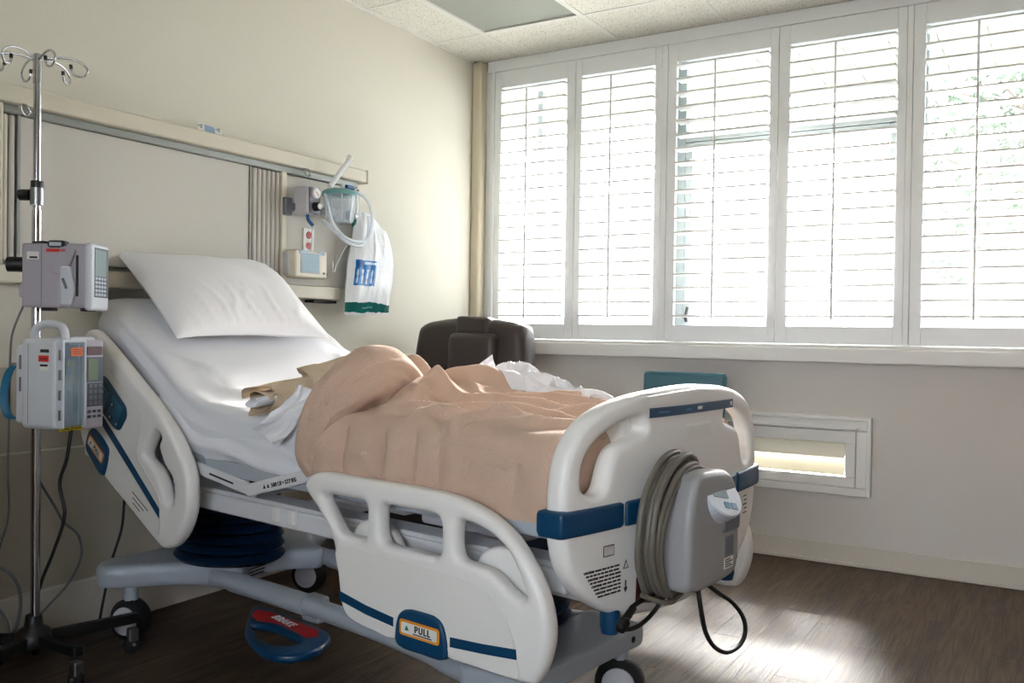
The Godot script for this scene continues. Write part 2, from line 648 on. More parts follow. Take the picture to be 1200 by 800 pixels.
# ------------------------------------------------------------------ room
func room() -> void:
	var T := 0.2
	# headwall (x = 0)
	struct("wall_left", bx(Vector3(-T / 2, CEIL / 2 + 0.1, ROOM_Z / 2 + T / 2), Vector3(T, CEIL + 0.4, ROOM_Z + T)), M.wall_paint, "cream painted wall behind the head of the bed")
	struct("wall_right", bx(Vector3(ROOM_X + T / 2, CEIL / 2 + 0.1, ROOM_Z / 2), Vector3(T, CEIL + 0.4, ROOM_Z + 2 * T)), M.wall_paint_tan, "tan painted wall opposite the bed")
	# wall behind the camera, with an added, unseen window in it for fill light
	var wf := G.new()
	for r in [[0.0, REAR_X0, -0.1, CEIL + 0.3], [REAR_X1, ROOM_X, -0.1, CEIL + 0.3], [REAR_X0, REAR_X1, -0.1, REAR_Y0], [REAR_X0, REAR_X1, REAR_Y1, CEIL + 0.3]]:
		wf.box(Vector3((r[0] + r[1]) / 2, (r[2] + r[3]) / 2, ROOM_Z + T / 2), Vector3(r[1] - r[0], r[3] - r[2], T))
	struct("wall_front", wf.mesh(), M.wall_paint_tan, "tan painted wall opposite the shuttered windows")
	var wg := G.new()
	var wx := (REAR_X0 + REAR_X1) / 2
	var wy := (REAR_Y0 + REAR_Y1) / 2
	for q in [REAR_X0 + 0.025, wx, REAR_X1 - 0.025]: wg.box(Vector3(q, wy, ROOM_Z + 0.1), Vector3(0.05, REAR_Y1 - REAR_Y0, 0.06), 0.004, 1)
	for q in [REAR_Y0 + 0.025, REAR_Y1 - 0.025]: wg.box(Vector3(wx, q, ROOM_Z + 0.1), Vector3(REAR_X1 - REAR_X0 - 0.1, 0.05, 0.058), 0.004, 1)
	var rw := struct("window_4", wg.mesh(), M.window_frame, "plain window added out of view as fill light, opposite the shutters")
	part(rw, "pane", bx(Vector3(wx, wy, ROOM_Z + 0.1), Vector3(REAR_X1 - REAR_X0 - 0.05, REAR_Y1 - REAR_Y0 - 0.05, 0.005)), M.window_glass)
	# window wall with two openings: the shutter band and the low hatch
	var g := G.new()
	var rects := [[-1.2, ROOM_X, -0.1, 0.44], [-1.2, 1.25, 0.44, 0.61], [2.19, ROOM_X, 0.44, 0.61], [-1.2, ROOM_X, 0.61, 1.06], [-1.2, -0.55, 1.06, 2.70], [3.67, ROOM_X, 1.06, 2.70], [-1.2, ROOM_X, 2.70, CEIL + 0.3]]
	for r in rects:
		g.box(Vector3((r[0] + r[1]) / 2, (r[2] + r[3]) / 2, -0.11), Vector3(r[1] - r[0], r[3] - r[2], 0.22))
	struct("wall_back", g.mesh(), M.wall_paint_window, "painted wall below and around the shuttered windows")
	# column in the corner
	var c := G.new()
	c.box(Vector3(0.03, CEIL / 2, 0.045), Vector3(0.066, CEIL, 0.09), 0.016, 2)
	struct("trim_1", c.mesh(), M.trim_cream, "narrow cream pipe casing in the corner by the windows")
	# sill
	var s := G.new()
	s.box(Vector3(1.87, 1.036, 0.04), Vector3(3.66, 0.072, 0.10), 0.008, 2)
	s.box(Vector3(1.87, 1.079, 0.005), Vector3(3.62, 0.016, 0.06), 0.003, 1)
	struct("trim_2", s.mesh(), M.trim_white, "deep white window sill under the shutters")
	# head trim above the shutters
	var h := G.new()
	h.box(Vector3(1.9, 2.735, 0.015), Vector3(3.64, 0.068, 0.05), 0.004, 1)
	h.box(Vector3(0.062, 1.9, -0.006), Vector3(0.124, 1.65, 0.05), 0.004, 1)
	h.box(Vector3(0.118, 1.9, 0.016), Vector3(0.022, 1.65, 0.05), 0.004, 1)
	h.box(Vector3(3.685, 1.9, 0.012), Vector3(0.03, 1.65, 0.05), 0.004, 1)
	struct("trim_3", h.mesh(), M.shutter_paint, "white head casing and jambs round the shutters")
	# baseboards
	var b := G.new()
	b.box(Vector3(2.2, 0.052, 0.007), Vector3(4.2, 0.098, 0.014), 0.004, 2)
	b.box(Vector3(2.2, 0.010, 0.014), Vector3(4.2, 0.020, 0.020), 0.006, 2)
	struct("baseboard_back", b.mesh(), M.baseboard, "pale vinyl baseboard under the low hatch")
	var b2 := G.new()
	b2.box(Vector3(0.007, 0.098, 3.1), Vector3(0.014, 0.19, 6.0), 0.004, 2)
	struct("baseboard_left", b2.mesh(), M.baseboard, "tall baseboard behind the bed")
	# sheet panels on the lower headwall
	var wp: MeshInstance3D = get_node("wall_left")
	for k in [[0.198, 0.686], [0.694, 0.985]]:
		part(wp, "panel", bx(Vector3(0.003, (k[0] + k[1]) / 2, 3.1), Vector3(0.006, k[1] - k[0], 6.0), 0.002, 1), M.wall_panel)
	part(wp, "panel_trim", bx(Vector3(0.005, 0.992, 3.1), Vector3(0.010, 0.012, 6.0), 0.003, 1), M.trim_cream)

func ceiling() -> void:
	var slab := struct("ceiling", bx(Vector3(ROOM_X / 2, CEIL + 0.16, ROOM_Z / 2), Vector3(ROOM_X + 0.3, 0.2, ROOM_Z + 0.3)), M.ceiling_grid, "suspended ceiling of white acoustic tiles")
	var xs := [0.0]
	for k in 7: xs.append(0.335 + 0.61 * k)
	xs.append(ROOM_X)
	var zs := [0.0]
	for k in 10: zs.append(0.485 + 0.61 * k)
	zs.append(ROOM_Z)
	var cache := {}
	for i in xs.size() - 1:
		for j in zs.size() - 1:
			if i == 1 and (j == 1 or j == 2): continue
			var w: float = xs[i + 1] - xs[i]
			var d: float = zs[j + 1] - zs[j]
			var key := "%.3f %.3f" % [w, d]
			if not cache.has(key): cache[key] = bx(Vector3.ZERO, Vector3(w - 0.012, 0.015, d - 0.012), 0.003, 1)
			part(slab, "ceiling_tile", cache[key], M.ceiling_tile, Transform3D(Basis.IDENTITY, Vector3((xs[i] + xs[i + 1]) / 2, CEIL + 0.0085, (zs[j] + zs[j + 1]) / 2)))
	for i in range(1, xs.size() - 1):
		part(slab, "grid_bar", bx(Vector3(xs[i], CEIL + 0.002, ROOM_Z / 2), Vector3(0.024, 0.008, ROOM_Z), 0.002, 1), M.ceiling_grid)
	for j in range(1, zs.size() - 1):
		part(slab, "grid_bar", bx(Vector3(ROOM_X / 2, CEIL + 0.002, zs[j]), Vector3(ROOM_X, 0.0079, 0.024), 0.002, 1), M.ceiling_grid)
	part(slab, "wall_angle", bx(Vector3(ROOM_X / 2, CEIL, 0.012), Vector3(ROOM_X, 0.012, 0.024), 0.002, 1), M.ceiling_grid)
	part(slab, "wall_angle", bx(Vector3(0.012, CEIL, ROOM_Z / 2), Vector3(0.024, 0.012, ROOM_Z), 0.002, 1), M.ceiling_grid)
	var t := thing("ceiling_light", "grey recessed ceiling light panel, switched off, among white tiles", "light", Vector3(0.64, CEIL, 1.095))
	part(t, "housing", bx(Vector3(0, 0.05, 0), Vector3(0.59, 0.02, 1.20)), M.ceiling_grid)
	part(t, "diffuser", bx(Vector3(0, 0.012, 0), Vector3(0.588, 0.008, 1.198), 0.002, 1), M.troffer)
	for sx in [-1, 1]: part(t, "frame_rail", bx(Vector3(sx * 0.288, 0.008, 0), Vector3(0.012, 0.02, 1.198), 0.002, 1), M.ceiling_grid)
	for sz in [-1, 1]: part(t, "frame_rail", bx(Vector3(0, 0.008, sz * 0.593), Vector3(0.564, 0.02, 0.012), 0.002, 1), M.ceiling_grid)

func floor_planks() -> void:
	var base := struct("floor", bx(Vector3(ROOM_X / 2, -0.06, ROOM_Z / 2), Vector3(ROOM_X + 0.3, 0.1, ROOM_Z + 0.3)), M.dark, "grey brown wood-look vinyl plank floor")
	# wood grain: long streaks with knots, three toned variants
	var nz := FastNoiseLite.new()
	nz.seed = 21; nz.frequency = 1.0; nz.fractal_octaves = 4
	var n2 := FastNoiseLite.new()
	n2.seed = 5; n2.frequency = 1.0; n2.fractal_octaves = 2
	var im := Image.create(512, 512, false, Image.FORMAT_RGB8)
	var hm := Image.create(512, 512, false, Image.FORMAT_RGB8)
	var ca := Color(0.085, 0.066, 0.050)
	var cb := Color(0.37, 0.305, 0.245)
	for y in 512:
		for x in 512:
			# x runs across the plank, y along it
			var u := x / 512.0
			var w := y / 512.0
			var bend := n2.get_noise_2d(u * 5.0, w * 2.2) * 0.10
			var rings := 0.5 + 0.5 * sin((u + bend) * 60.0 + n2.get_noise_2d(u * 9.0 + 40.0, w * 1.3) * 9.0)
			var streak := 0.5 + 0.5 * nz.get_noise_2d((u + bend * 0.3) * 90.0, w * 3.0)
			var cloud := 0.5 + 0.5 * n2.get_noise_2d(u * 4.0 + 9.0, w * 1.6)
			var s := clampf(0.16 + rings * 0.18 + streak * 0.48 + cloud * 0.32, 0.0, 1.0)
			im.set_pixel(x, y, ca.lerp(cb, smoothstep(0.12, 0.92, s)))
			hm.set_pixel(x, y, Color(streak, streak, streak))
	var tex := ImageTexture.create_from_image(im)
	var nrm := ImageTexture.create_from_image(_bump(hm, 2.5))
	var mats := []
	for k in 4:
		var m := mat("plank_%d" % k, [Color(1.0, 0.98, 0.95), Color(0.96, 0.95, 0.94), Color(1.0, 0.985, 0.97), Color(0.98, 0.95, 0.92)][k], 0.46)
		m.metallic_specular = 0.4
		m.albedo_texture = tex
		m.normal_enabled = true; m.normal_texture = nrm; m.normal_scale = 0.6
		mats.append(m)
	var W := 0.152
	var L := 1.22
	var variants := []
	for k in 6:
		var g := G.new()
		g.box(Vector3.ZERO, Vector3(W - 0.0004, 0.01, L - 0.0004), 0.0006, 1)
		for i in g.v.size(): g.t[i] = Vector2(g.v[i].x / W * 0.33 + rng.randf(), g.v[i].z / L * 0.85)
		var off := Vector2(rng.randf(), rng.randf())
		for i in g.v.size(): g.t[i] = Vector2(g.v[i].x / W * 0.33, g.v[i].z / L * 0.85) + off
		variants.append(g.mesh())
	var i := 0
	var x := W / 2
	while x < ROOM_X + W / 2:
		var z := -L * fposmod(i * 0.377, 1.0)
		while z < ROOM_Z:
			part(base, "plank", variants[rng.randi() % 6], mats[rng.randi() % 4], Transform3D(Basis.IDENTITY, Vector3(x, -0.005, z + L / 2)))
			z += L
		x += W
		i += 1

# ------------------------------------------------------------------ shutters and windows
func shutters() -> void:
	var y0 := 1.09
	var y1 := 2.70
	var oy0 := 1.178
	var oy1 := 2.603
	var panels := [
		[0.132, 0.679, 0.177, 0.623, "white louvered shutter panel beside the corner pipe casing, behind the recliner"],
		[0.681, 1.209, 0.721, 1.168, "white louvered shutter panel, second from the corner pipe casing"],
		[1.242, 1.839, 1.293, 1.795, "white louvered shutter panel, third from the corner, with the window latch behind it"],
		[1.841, 2.442, 1.896, 2.400, "white louvered shutter panel, fourth from the corner, in front of the transom bar"],
		[2.470, 3.068, 2.523, 3.018, "white louvered shutter panel, fifth from the corner, with tree foliage behind it"],
		[3.070, 3.668, 3.123, 3.618, "white louvered shutter panel at the end of the row away from the corner"]]
	for p in panels:
		var t := thing("plantation_shutter", p[4], "shutter", Vector3((p[0] + p[1]) / 2, y0, 0.02), 0.0, "shutter panels along the window wall")
		var cx: float = (p[0] + p[1]) / 2
		var w0: float = p[2] - p[0]
		var w1: float = p[1] - p[3]
		part(t, "stile", bx(Vector3(p[0] + w0 / 2 - cx, (y1 - y0) / 2, 0), Vector3(w0, y1 - y0, 0.028), 0.003, 1), M.shutter_paint)
		part(t, "stile", bx(Vector3(p[1] - w1 / 2 - cx, (y1 - y0) / 2, 0), Vector3(w1, y1 - y0, 0.028), 0.003, 1), M.shutter_paint)
		var ow: float = p[3] - p[2]
		var oc: float = (p[2] + p[3]) / 2 - cx
		part(t, "rail", bx(Vector3(oc, (oy0 - y0) / 2, 0), Vector3(ow, oy0 - y0, 0.026), 0.002, 1), M.shutter_paint)
		part(t, "rail", bx(Vector3(oc, (y1 + oy1) / 2 - y0, 0), Vector3(ow, y1 - oy1, 0.026), 0.002, 1), M.shutter_paint)
		# flat louver blades with a rounded nose, held level
		var g := G.new()
		g.box(Vector3.ZERO, Vector3(ow - 0.004, 0.0105, 0.088), 0.003, 2)
		var lm := g.mesh()
		for k in 19:
			var tilt := deg_to_rad(-2.0 + rng.randf_range(-0.6, 0.6))
			part(t, "louver", lm, M.louver_paint, Transform3D(Basis(Vector3.RIGHT, tilt), Vector3(oc, oy1 - 0.028 - 0.0749 * k - y0, 0)))
		part(t, "tilt_rod", bx(Vector3(oc - 0.025, (oy0 + oy1) / 2 - y0 + 0.002, 0.052), Vector3(0.0115, oy1 - oy0 - 0.06, 0.009), 0.002, 1), M.shutter_paint)
		part(t, "rod_clip", bx(Vector3(oc - 0.025, oy1 + 0.012 - y0, 0.014), Vector3(0.010, 0.012, 0.006), 0.002, 1), M.shutter_paint)
		for hy in [0.1, (y1 - y0) / 2, y1 - y0 - 0.1]:
			part(t, "hinge", bx(Vector3(p[1] - cx - 0.002, hy, 0.015), Vector3(0.006, 0.05, 0.004), 0.0015, 1), M.trim_white)
	# posts between pairs of panels
	for k in [[1.2255, 0.031], [2.456, 0.026]]:
		var post := part(self, "trim_4" if k[1] > 0.03 else "trim_5", bx(Vector3(k[0], 1.895, 0.012), Vector3(k[1], 1.61, 0.05), 0.003, 1), M.shutter_paint)
		post.set_meta("kind", "structure")
		post.set_meta("label", "white post between the second and third shutter panels" if k[1] > 0.03 else "white post between the fourth and fifth shutter panels")
	# windows behind the shutters
	var zz := -0.16
	var wins := [[-0.52, 1.21, false], [1.24, 2.44, true], [2.47, 3.67, false]]
	for i in 3:
		var a: float = wins[i][0]
		var b: float = wins[i][1]
		var g := G.new()
		var f := 0.05
		g.box(Vector3(a + f / 2, 1.88, zz), Vector3(f, 1.64, 0.06), 0.004, 1)
		g.box(Vector3(b - f / 2, 1.88, zz), Vector3(f, 1.64, 0.06), 0.004, 1)
		g.box(Vector3((a + b) / 2, 1.06 + f / 2, zz), Vector3(b - a - 2 * f, f, 0.06), 0.004, 1)
		g.box(Vector3((a + b) / 2, 2.70 - f / 2, zz), Vector3(b - a - 2 * f, f, 0.06), 0.004, 1)
		var w := struct("window_%d" % (i + 1), g.mesh(), M.window_frame, ["fixed window pane behind the two shutters by the corner", "window with a transom light behind the middle shutters", "fixed window behind the fifth and sixth shutters"][i])
		if wins[i][2]:
			part(w, "transom_bar", bx(Vector3((a + b) / 2, 2.225, zz), Vector3(b - a - 2 * f, 0.06, 0.07), 0.005, 1), M.window_frame)
			var sash := G.new()
			sash.box(Vector3(a + f + 0.02, 1.65, zz + 0.01), Vector3(0.04, 1.08, 0.05), 0.004, 1)
			sash.box(Vector3(b - f - 0.02, 1.65, zz + 0.01), Vector3(0.04, 1.08, 0.05), 0.004, 1)
			sash.box(Vector3((a + b) / 2, 2.172, zz + 0.01), Vector3(b - a - 2 * f - 0.08, 0.04, 0.05), 0.004, 1)
			sash.box(Vector3((a + b) / 2, 1.13, zz + 0.01), Vector3(b - a - 2 * f - 0.08, 0.04, 0.05), 0.004, 1)
			var sa := part(w, "sash", sash.mesh(), M.window_frame)
			part(sa, "latch", tb(smooth3(V3([a + f + 0.02, 1.20, zz + 0.04, a + f + 0.022, 1.23, zz + 0.055, a + f + 0.03, 1.28, zz + 0.05])), 0.008, 8), M.dark)
		else:
			part(w, "mullion", bx(Vector3((a + b) / 2, 1.88, zz - 0.01), Vector3(0.035, 1.54, 0.05), 0.004, 1), M.window_frame)
		part(w, "pane", bx(Vector3((a + b) / 2, 1.88, zz - 0.015), Vector3(b - a - 2 * f, 1.54, 0.005)), M.window_glass)
		struct("trim_%d" % (6 + i), bx(Vector3(a - 0.0145, 1.88, -0.13), Vector3(0.029, 1.64, 0.18), 0.002, 1), M.window_frame, ["white window jamb by the corner", "white window mullion behind the first shutter post", "white window mullion behind the second shutter post"][i])
	# low shuttered hatch in the window wall
	var t := thing("shutter_hatch", "small white framed hatch with two louvers low on the window wall", "hatch", Vector3(1.72, 0.345, 0.0))
	var x0 := 1.15 - 1.72
	var x1 := 2.313 - 1.72
	var g := G.new()
	for q in [[x0, x1, 0.32, 0.392], [x0, x1, 0.0, 0.040], [x0, x0 + 0.072, 0.040, 0.32], [x1 - 0.072, x1, 0.040, 0.32]]:
		g.box(Vector3((q[0] + q[1]) / 2, (q[2] + q[3]) / 2, 0.012), Vector3(q[1] - q[0], q[3] - q[2], 0.024), 0.006, 2)
	g.box(Vector3((x0 + x1) / 2, 0.380, 0.018), Vector3(x1 - x0, 0.022, 0.036), 0.008, 2)
	g.box(Vector3(x1 - 0.011, 0.196, 0.018), Vector3(0.022, 0.39, 0.0358), 0.008, 2)
	g.box(Vector3(x0 + 0.011, 0.196, 0.018), Vector3(0.022, 0.39, 0.0358), 0.008, 2)
	g.box(Vector3((x0 + x1) / 2, 0.330, 0.014), Vector3(x1 - x0 - 0.12, 0.012, 0.034), 0.004, 2)
	part(t, "casing", g.mesh(), M.trim_white)
	var s := G.new()
	var a := x0 + 0.075
	var b := x1 - 0.075
	s.box(Vector3((a + b) / 2, 0.288, 0.006), Vector3(b - a, 0.060, 0.026), 0.003, 1)
	s.box(Vector3((a + b) / 2, 0.068, 0.006), Vector3(b - a, 0.052, 0.026), 0.003, 1)
	s.box(Vector3(a + 0.024, 0.177, 0.006), Vector3(0.048, 0.165, 0.026), 0.003, 1)
	s.box(Vector3(b - 0.024, 0.177, 0.006), Vector3(0.048, 0.165, 0.026), 0.003, 1)
	part(t, "shutter_frame", s.mesh(), M.trim_white)
	for k in 2:
		var lv := G.new()
		lv.box(Vector3.ZERO, Vector3(b - a - 0.1, 0.009, 0.094), 0.004, 2)
		part(t, "louver", lv.mesh(), M.hatch_louver, Transform3D(Basis(Vector3.RIGHT, deg_to_rad(63.0)), Vector3((a + b) / 2, 0.226 - 0.085 * k, -0.005)))
	part(t, "tilt_rod", tb(V3([0.17, 0.092, 0.02, 0.10, 0.075, 0.075]), 0.005, 8), M.trim_white)

func outside() -> void:
	struct("ground", bx(Vector3(0, -0.65, 0), Vector3(90, 0.3, 90)), M.lawn, "pale lawn outside the windows")
	# eave above the windows
	var e := struct("eave_soffit", bx(Vector3(2.0, 2.86, -0.98), Vector3(9.0, 0.06, 1.5), 0.004, 1), M.soffit, "boarded eave soffit outside above the windows")
	for k in 36:
		part(e, "soffit_board", bx(Vector3(-2.4 + k * 0.25, 2.822, -0.98), Vector3(0.242, 0.014, 1.5), 0.004, 1), M.soffit)
	part(e, "fascia", bx(Vector3(2.0, 2.87, -1.745), Vector3(9.0, 0.14, 0.03), 0.004, 1), M.trim_white)
	# neighbouring house
	var h := thing("house", "low pale house with a grey roof across the lawn", "house", Vector3(-3.0, -0.5, -13.0))
	part(h, "wall", bx(Vector3(0, 1.35, 0), Vector3(17, 2.7, 5), 0.01, 1), M.house_wall)
	var rf := G.new()
	rf.prism(PackedVector2Array([Vector2(-3.0, 2.65), Vector2(3.0, 2.65), Vector2(0, 4.0)]), 17.8, Transform3D(Basis(Vector3(0, 0, -1), Vector3.UP, Vector3.RIGHT), Vector3(-8.9, 0, 0)))
	part(h, "roof", rf.mesh(), M.house_roof)
	for k in 6:
		var wx := -7.0 + k * 2.7
		var w := part(h, "window", bx(Vector3(wx, 1.55, 2.5), Vector3(1.3, 1.2, 0.1), 0.01, 1), M.window_frame)
		for q in 2: part(w, "pane", bx(Vector3(wx - 0.3 + q * 0.6, 1.55, 2.553), Vector3(0.52, 1.06, 0.012), 0.004, 1), M.house_glass)
	# tree to the right
	var t := thing("tree", "leafy broad tree standing outside beyond the eave", "tree", Vector3(3.3, -0.5, -6.6))
	part(t, "trunk", tb(smooth3(V3([0, 0, 0, 0.05, 1.2, 0.05, -0.04, 2.4, 0, 0.1, 3.6, -0.1, 0.0, 4.8, 0.0])), [0.2, 0.19, 0.18, 0.17, 0.165, 0.16, 0.155, 0.15, 0.145, 0.14, 0.135, 0.13, 0.125, 0.12, 0.115, 0.11, 0.10, 0.09, 0.085, 0.08, 0.075, 0.07, 0.06, 0.05, 0.04], 10), M.bark)
	var r2 := RandomNumberGenerator.new()
	r2.seed = 3
	var leaves := G.new()
	for k in 26:
		var a := TAU * k * 0.381966
		var hh := 2.3 + 0.11 * k
		var len := r2.randf_range(0.9, 1.7) * (1.1 - 0.018 * k)
		var tip := Vector3(cos(a) * len, hh + r2.randf_range(0.1, 0.5), sin(a) * len)
		part(t, "branch", tb(smooth3([Vector3(0.03, hh - 0.3, 0), Vector3(cos(a), 0, sin(a)) * len * 0.5 + Vector3(0, hh, 0), tip], 4), [0.05, 0.046, 0.042, 0.038, 0.033, 0.028, 0.022, 0.016, 0.01], 6), M.bark)
		for q in 130:
			var d := Vector3(r2.randfn(), r2.randfn(), r2.randfn()) * 0.30
			var p := tip * r2.randf_range(0.55, 1.08) + Vector3(0, hh * 0.12, 0) + d
			p.y = max(p.y, 1.9)
			var x := Vector3(r2.randfn(), r2.randfn(), r2.randfn()).normalized()
			var y := x.cross(Vector3(r2.randfn(), r2.randfn(), r2.randfn())).normalized()
			var nn := x.cross(y)
			var s := r2.randf_range(0.05, 0.09)
			var i0 := leaves.vert(p - x * s, nn)
			var i1 := leaves.vert(p + y * s * 0.45 + nn * s * 0.15, nn)
			var i2 := leaves.vert(p + x * s, nn)
			var i3 := leaves.vert(p - y * s * 0.45 + nn * s * 0.15, nn)
			leaves.tri(i0, i1, i2); leaves.tri(i0, i2, i3)
	var lo := part(t, "foliage", leaves.mesh(), M.leaf)
	lo.set_meta("kind", "stuff")

# ------------------------------------------------------------------ the bed
const FLAT := Basis(Vector3(1, 0, 0), Vector3(0, 0, 1), Vector3(0, -1, 0))   # x, y of an outline become x, z

func _foot_warp(q: Vector3) -> Vector3:
	return Vector3(0.032 - 0.17 * q.x * q.x + q.z, q.y, -q.x)

# thin piece that follows the bowed face of the footboard; outline in (z, y)
func foot_piece(poly: PackedVector2Array, lift: float, thick: float) -> ArrayMesh:
	var fine := PackedVector2Array()
	for i in poly.size():
		var a := poly[i]
		var b := poly[(i + 1) % poly.size()]
		var n: int = max(1, int(ceil(abs(a.x - b.x) / 0.02)))
		for k in n: fine.append(a.lerp(b, float(k) / n))
	for i in fine.size(): fine[i].x = -fine[i].x
	var g := G.new()
	g.prism(fine, thick)
	for i in g.v.size():
		var p := g.v[i]
		g.v[i] = Vector3(0.060 - 0.17 * p.x * p.x + lift + p.z, p.y, -p.x)
		var n := g.n[i]
		var rot := Basis(Vector3.UP, atan(-0.34 * p.x))
		g.n[i] = Vector3(0, 0, 0) + rot * Vector3(n.z, n.y, -n.x)
	return g.mesh()

# the same for wide pieces, built in narrow columns between a lower and an upper edge
func foot_columns(z0: float, z1: float, lo: Array, hi: Array, lift: float, thick: float) -> ArrayMesh:
	var g := G.new()
	var n := int(ceil((z1 - z0) / 0.02))
	var f := func(u, v):
		var a: float = v * TAU - PI * 0.25
		var z: float = lerp(z0, z1, u)
		var q: float = u * (lo.size() - 1)
		var i: int = min(int(q), lo.size() - 2)
		var y0: float = lerp(lo[i], lo[i + 1], q - i)
		var y1: float = lerp(hi[i], hi[i + 1], q - i)
		var cx: float = clampf(cos(a) * 1.4143, -1, 1)
		var cy: float = clampf(sin(a) * 1.4143, -1, 1)
		return Vector3(0.060 - 0.17 * z * z + lift + thick * 0.5 * (cx + 1.0), (y0 + y1) / 2 + cy * (y1 - y0) / 2, z)
	g.sheet(n, 16, f, true)
	return g.mesh()

func foot_xf(z: float, y: float, lift: float) -> Transform3D:
	# text plane: its x runs to -z, its normal points out of the footboard
	var b := Basis(Vector3(0, 0, -1), Vector3.UP, Vector3(1, 0, 0))
	b = Basis(Vector3.UP, atan(0.34 * z) * -1.0) * b
	return Transform3D(b, Vector3(0.060 - 0.17 * z * z + lift, y, z))

func rect(x0: float, y0: float, x1: float, y1: float, r := 0.0) -> PackedVector2Array:
	var p := [Vector2(x0, y0), Vector2(x1, y0), Vector2(x1, y1), Vector2(x0, y1)]
	return rounded(p, r) if r > 0.0 else PackedVector2Array(p)

func bed() -> void:
	var t := thing("hospital_bed", "white electric hospital bed with blue trim and lowered side rails", "bed", BED_AT, BED_TURN)
	# --- wheeled base
	var hp := curve2(V2([-2.09, 0.0, -2.09, 0.30, -2.08, 0.44, -2.02, 0.50, -1.95, 0.49, -1.86, 0.36, -1.76, 0.26, -1.64, 0.22, -1.62, 0.17, -1.68, 0.10, -1.70, 0.0, -1.68, -0.10, -1.62, -0.17, -1.64, -0.22, -1.76, -0.26, -1.86, -0.36, -1.95, -0.49, -2.02, -0.50, -2.08, -0.44, -2.09, -0.30]), 3)
	part(t, "head_base_cover", molded(hp, [], 0.042, 0.026, 0.012), M.bed_grey, Transform3D(FLAT, Vector3(0, 0.240, 0)))
	var fp := rounded(V2([-0.43, -0.29, -0.215, -0.27, -0.215, 0.32, -0.43, 0.34]), 0.035)
	part(t, "foot_base_cover", molded(fp, [], 0.030, 0.012, 0.010), M.bed_grey, Transform3D(FLAT, Vector3(0, 0.242, 0)))
	for s in [1.0, -1.0]:
		part(t, "base_tube", tb(smooth3(V3([-1.70, 0.240, s * 0.225, -1.45, 0.238, s * 0.212, -1.18, 0.234, s * 0.205, -0.90, 0.228, s * 0.207, -0.65, 0.224, s * 0.225, -0.50, 0.226, s * 0.265, -0.38, 0.232, s * 0.28]), 5), 0.031, 14), M.bed_grey)
		part(t, "tube_sleeve", tb(smooth3(V3([-1.60, 0.239, s * 0.219, -1.40, 0.237, s * 0.210, -1.20, 0.234, s * 0.2055]), 5), 0.0350, 14), M.bed_grey)
	part(t, "base_bolt", lt([Vector2(0, 0.004), Vector2(0.008, 0.003), Vector2(0.010, 0.0)], Vector3(-0.214, 0.245, -0.19), basis_y(Vector3.RIGHT), 10), M.black_plastic)
	for c in [[-1.96, 0.40], [-1.96, -0.40], [-0.31, 0.31], [-0.31, -0.275]]:
		caster(t, Vector3(c[0], 0, c[1]), 0.075, 0.034, 0.4)
	# bellows over the two lifts
	for q in [[-1.80, 0.10, 0.225, 0.19, 0.275], [-0.50, 0.0, 0.13, 0.22, 0.272]]:
		var prof := []
		var y: float = q[4] - 0.002
		prof.append(Vector2(0.0, y))
		for k in 7:
			var f := 1.0 - 0.012 * k
			prof.append(Vector2(0.80 * f, y)); prof.append(Vector2(0.95 * f, y + 0.006)); prof.append(Vector2(1.0 * f, y + 0.018)); prof.append(Vector2(0.95 * f, y + 0.030)); prof.append(Vector2(0.80 * f, y + 0.036))
			y += 0.037
		prof.append(Vector2(0.0, y))
		var g := G.new()
		g.lathe(prof, Vector3.ZERO, Basis.IDENTITY, 40, 0.2)
		for i in g.v.size():
			g.v[i] = Vector3(g.v[i].x * q[2] + q[0], g.v[i].y, g.v[i].z * q[3] + q[1])
		part(t, "bellows", g.mesh(), M.bellows_blue)
	# caution print on the base
	var ct := Transform3D(Basis(Vector3(-0.26, 0, -0.966).normalized(), Vector3.UP, Vector3(0.966, 0, -0.26).normalized()), Vector3(-1.653, 0.235, 0.10))
	for k in 3: part(t, "caution_print", bx(Vector3(0.02, 0.018 - k * 0.012, 0.002), Vector3(0.10 - 0.012 * k, 0.005, 0.001)), M.ink, ct)
	# brake pedal: blue loop with a red insert
	var bo := curve2(V2([-1.60, 0.15, -1.655, 0.092, -1.61, 0.066, -1.468, 0.069, -1.306, 0.084, -1.215, 0.10, -1.150, 0.162, -1.122, 0.248, -1.145, 0.315, -1.206, 0.349, -1.312, 0.332, -1.435, 0.28]), 4)
	var bh := curve2(V2([-1.490, 0.215, -1.440, 0.185, -1.38, 0.180, -1.30, 0.190, -1.235, 0.202, -1.215, 0.235, -1.235, 0.275, -1.284, 0.292, -1.355, 0.282, -1.43, 0.248]), 4)
	var bt := Transform3D(FLAT, Vector3(0, 0.100, 0))
	var brake := part(t, "brake_pedal", molded(bo, [bh], 0.014, 0.012, 0.0075), M.bed_blue, bt)
	var ri := PackedVector2Array(V2([-1.605, 0.118, -1.548, 0.096, -1.397, 0.099, -1.26, 0.114, -1.215, 0.150, -1.235, 0.182, -1.333, 0.166, -1.42, 0.158, -1.50, 0.185, -1.56, 0.165]))
	part(brake, "brake_insert", pr(ri, 0.002, Transform3D(Basis.from_scale(Vector3(1, 1, -1)), Vector3(0, 0, -0.0135))), M.red_label)
	part(brake, "brake_lettering", txt("BRAKE", 0.034), M.ink_white, Transform3D(Basis(Vector3(0.99, 0.14, 0), Vector3(0.14, -0.99, 0), Vector3(0, 0, -1)), Vector3(-1.425, 0.130, -0.0165)))
	part(t, "brake_arm", bx(Vector3(-1.36, 0.155, 0.045), Vector3(0.09, 0.09, 0.06), 0.012, 2), M.bed_grey)
	# --- lower frame
	var fr := G.new()
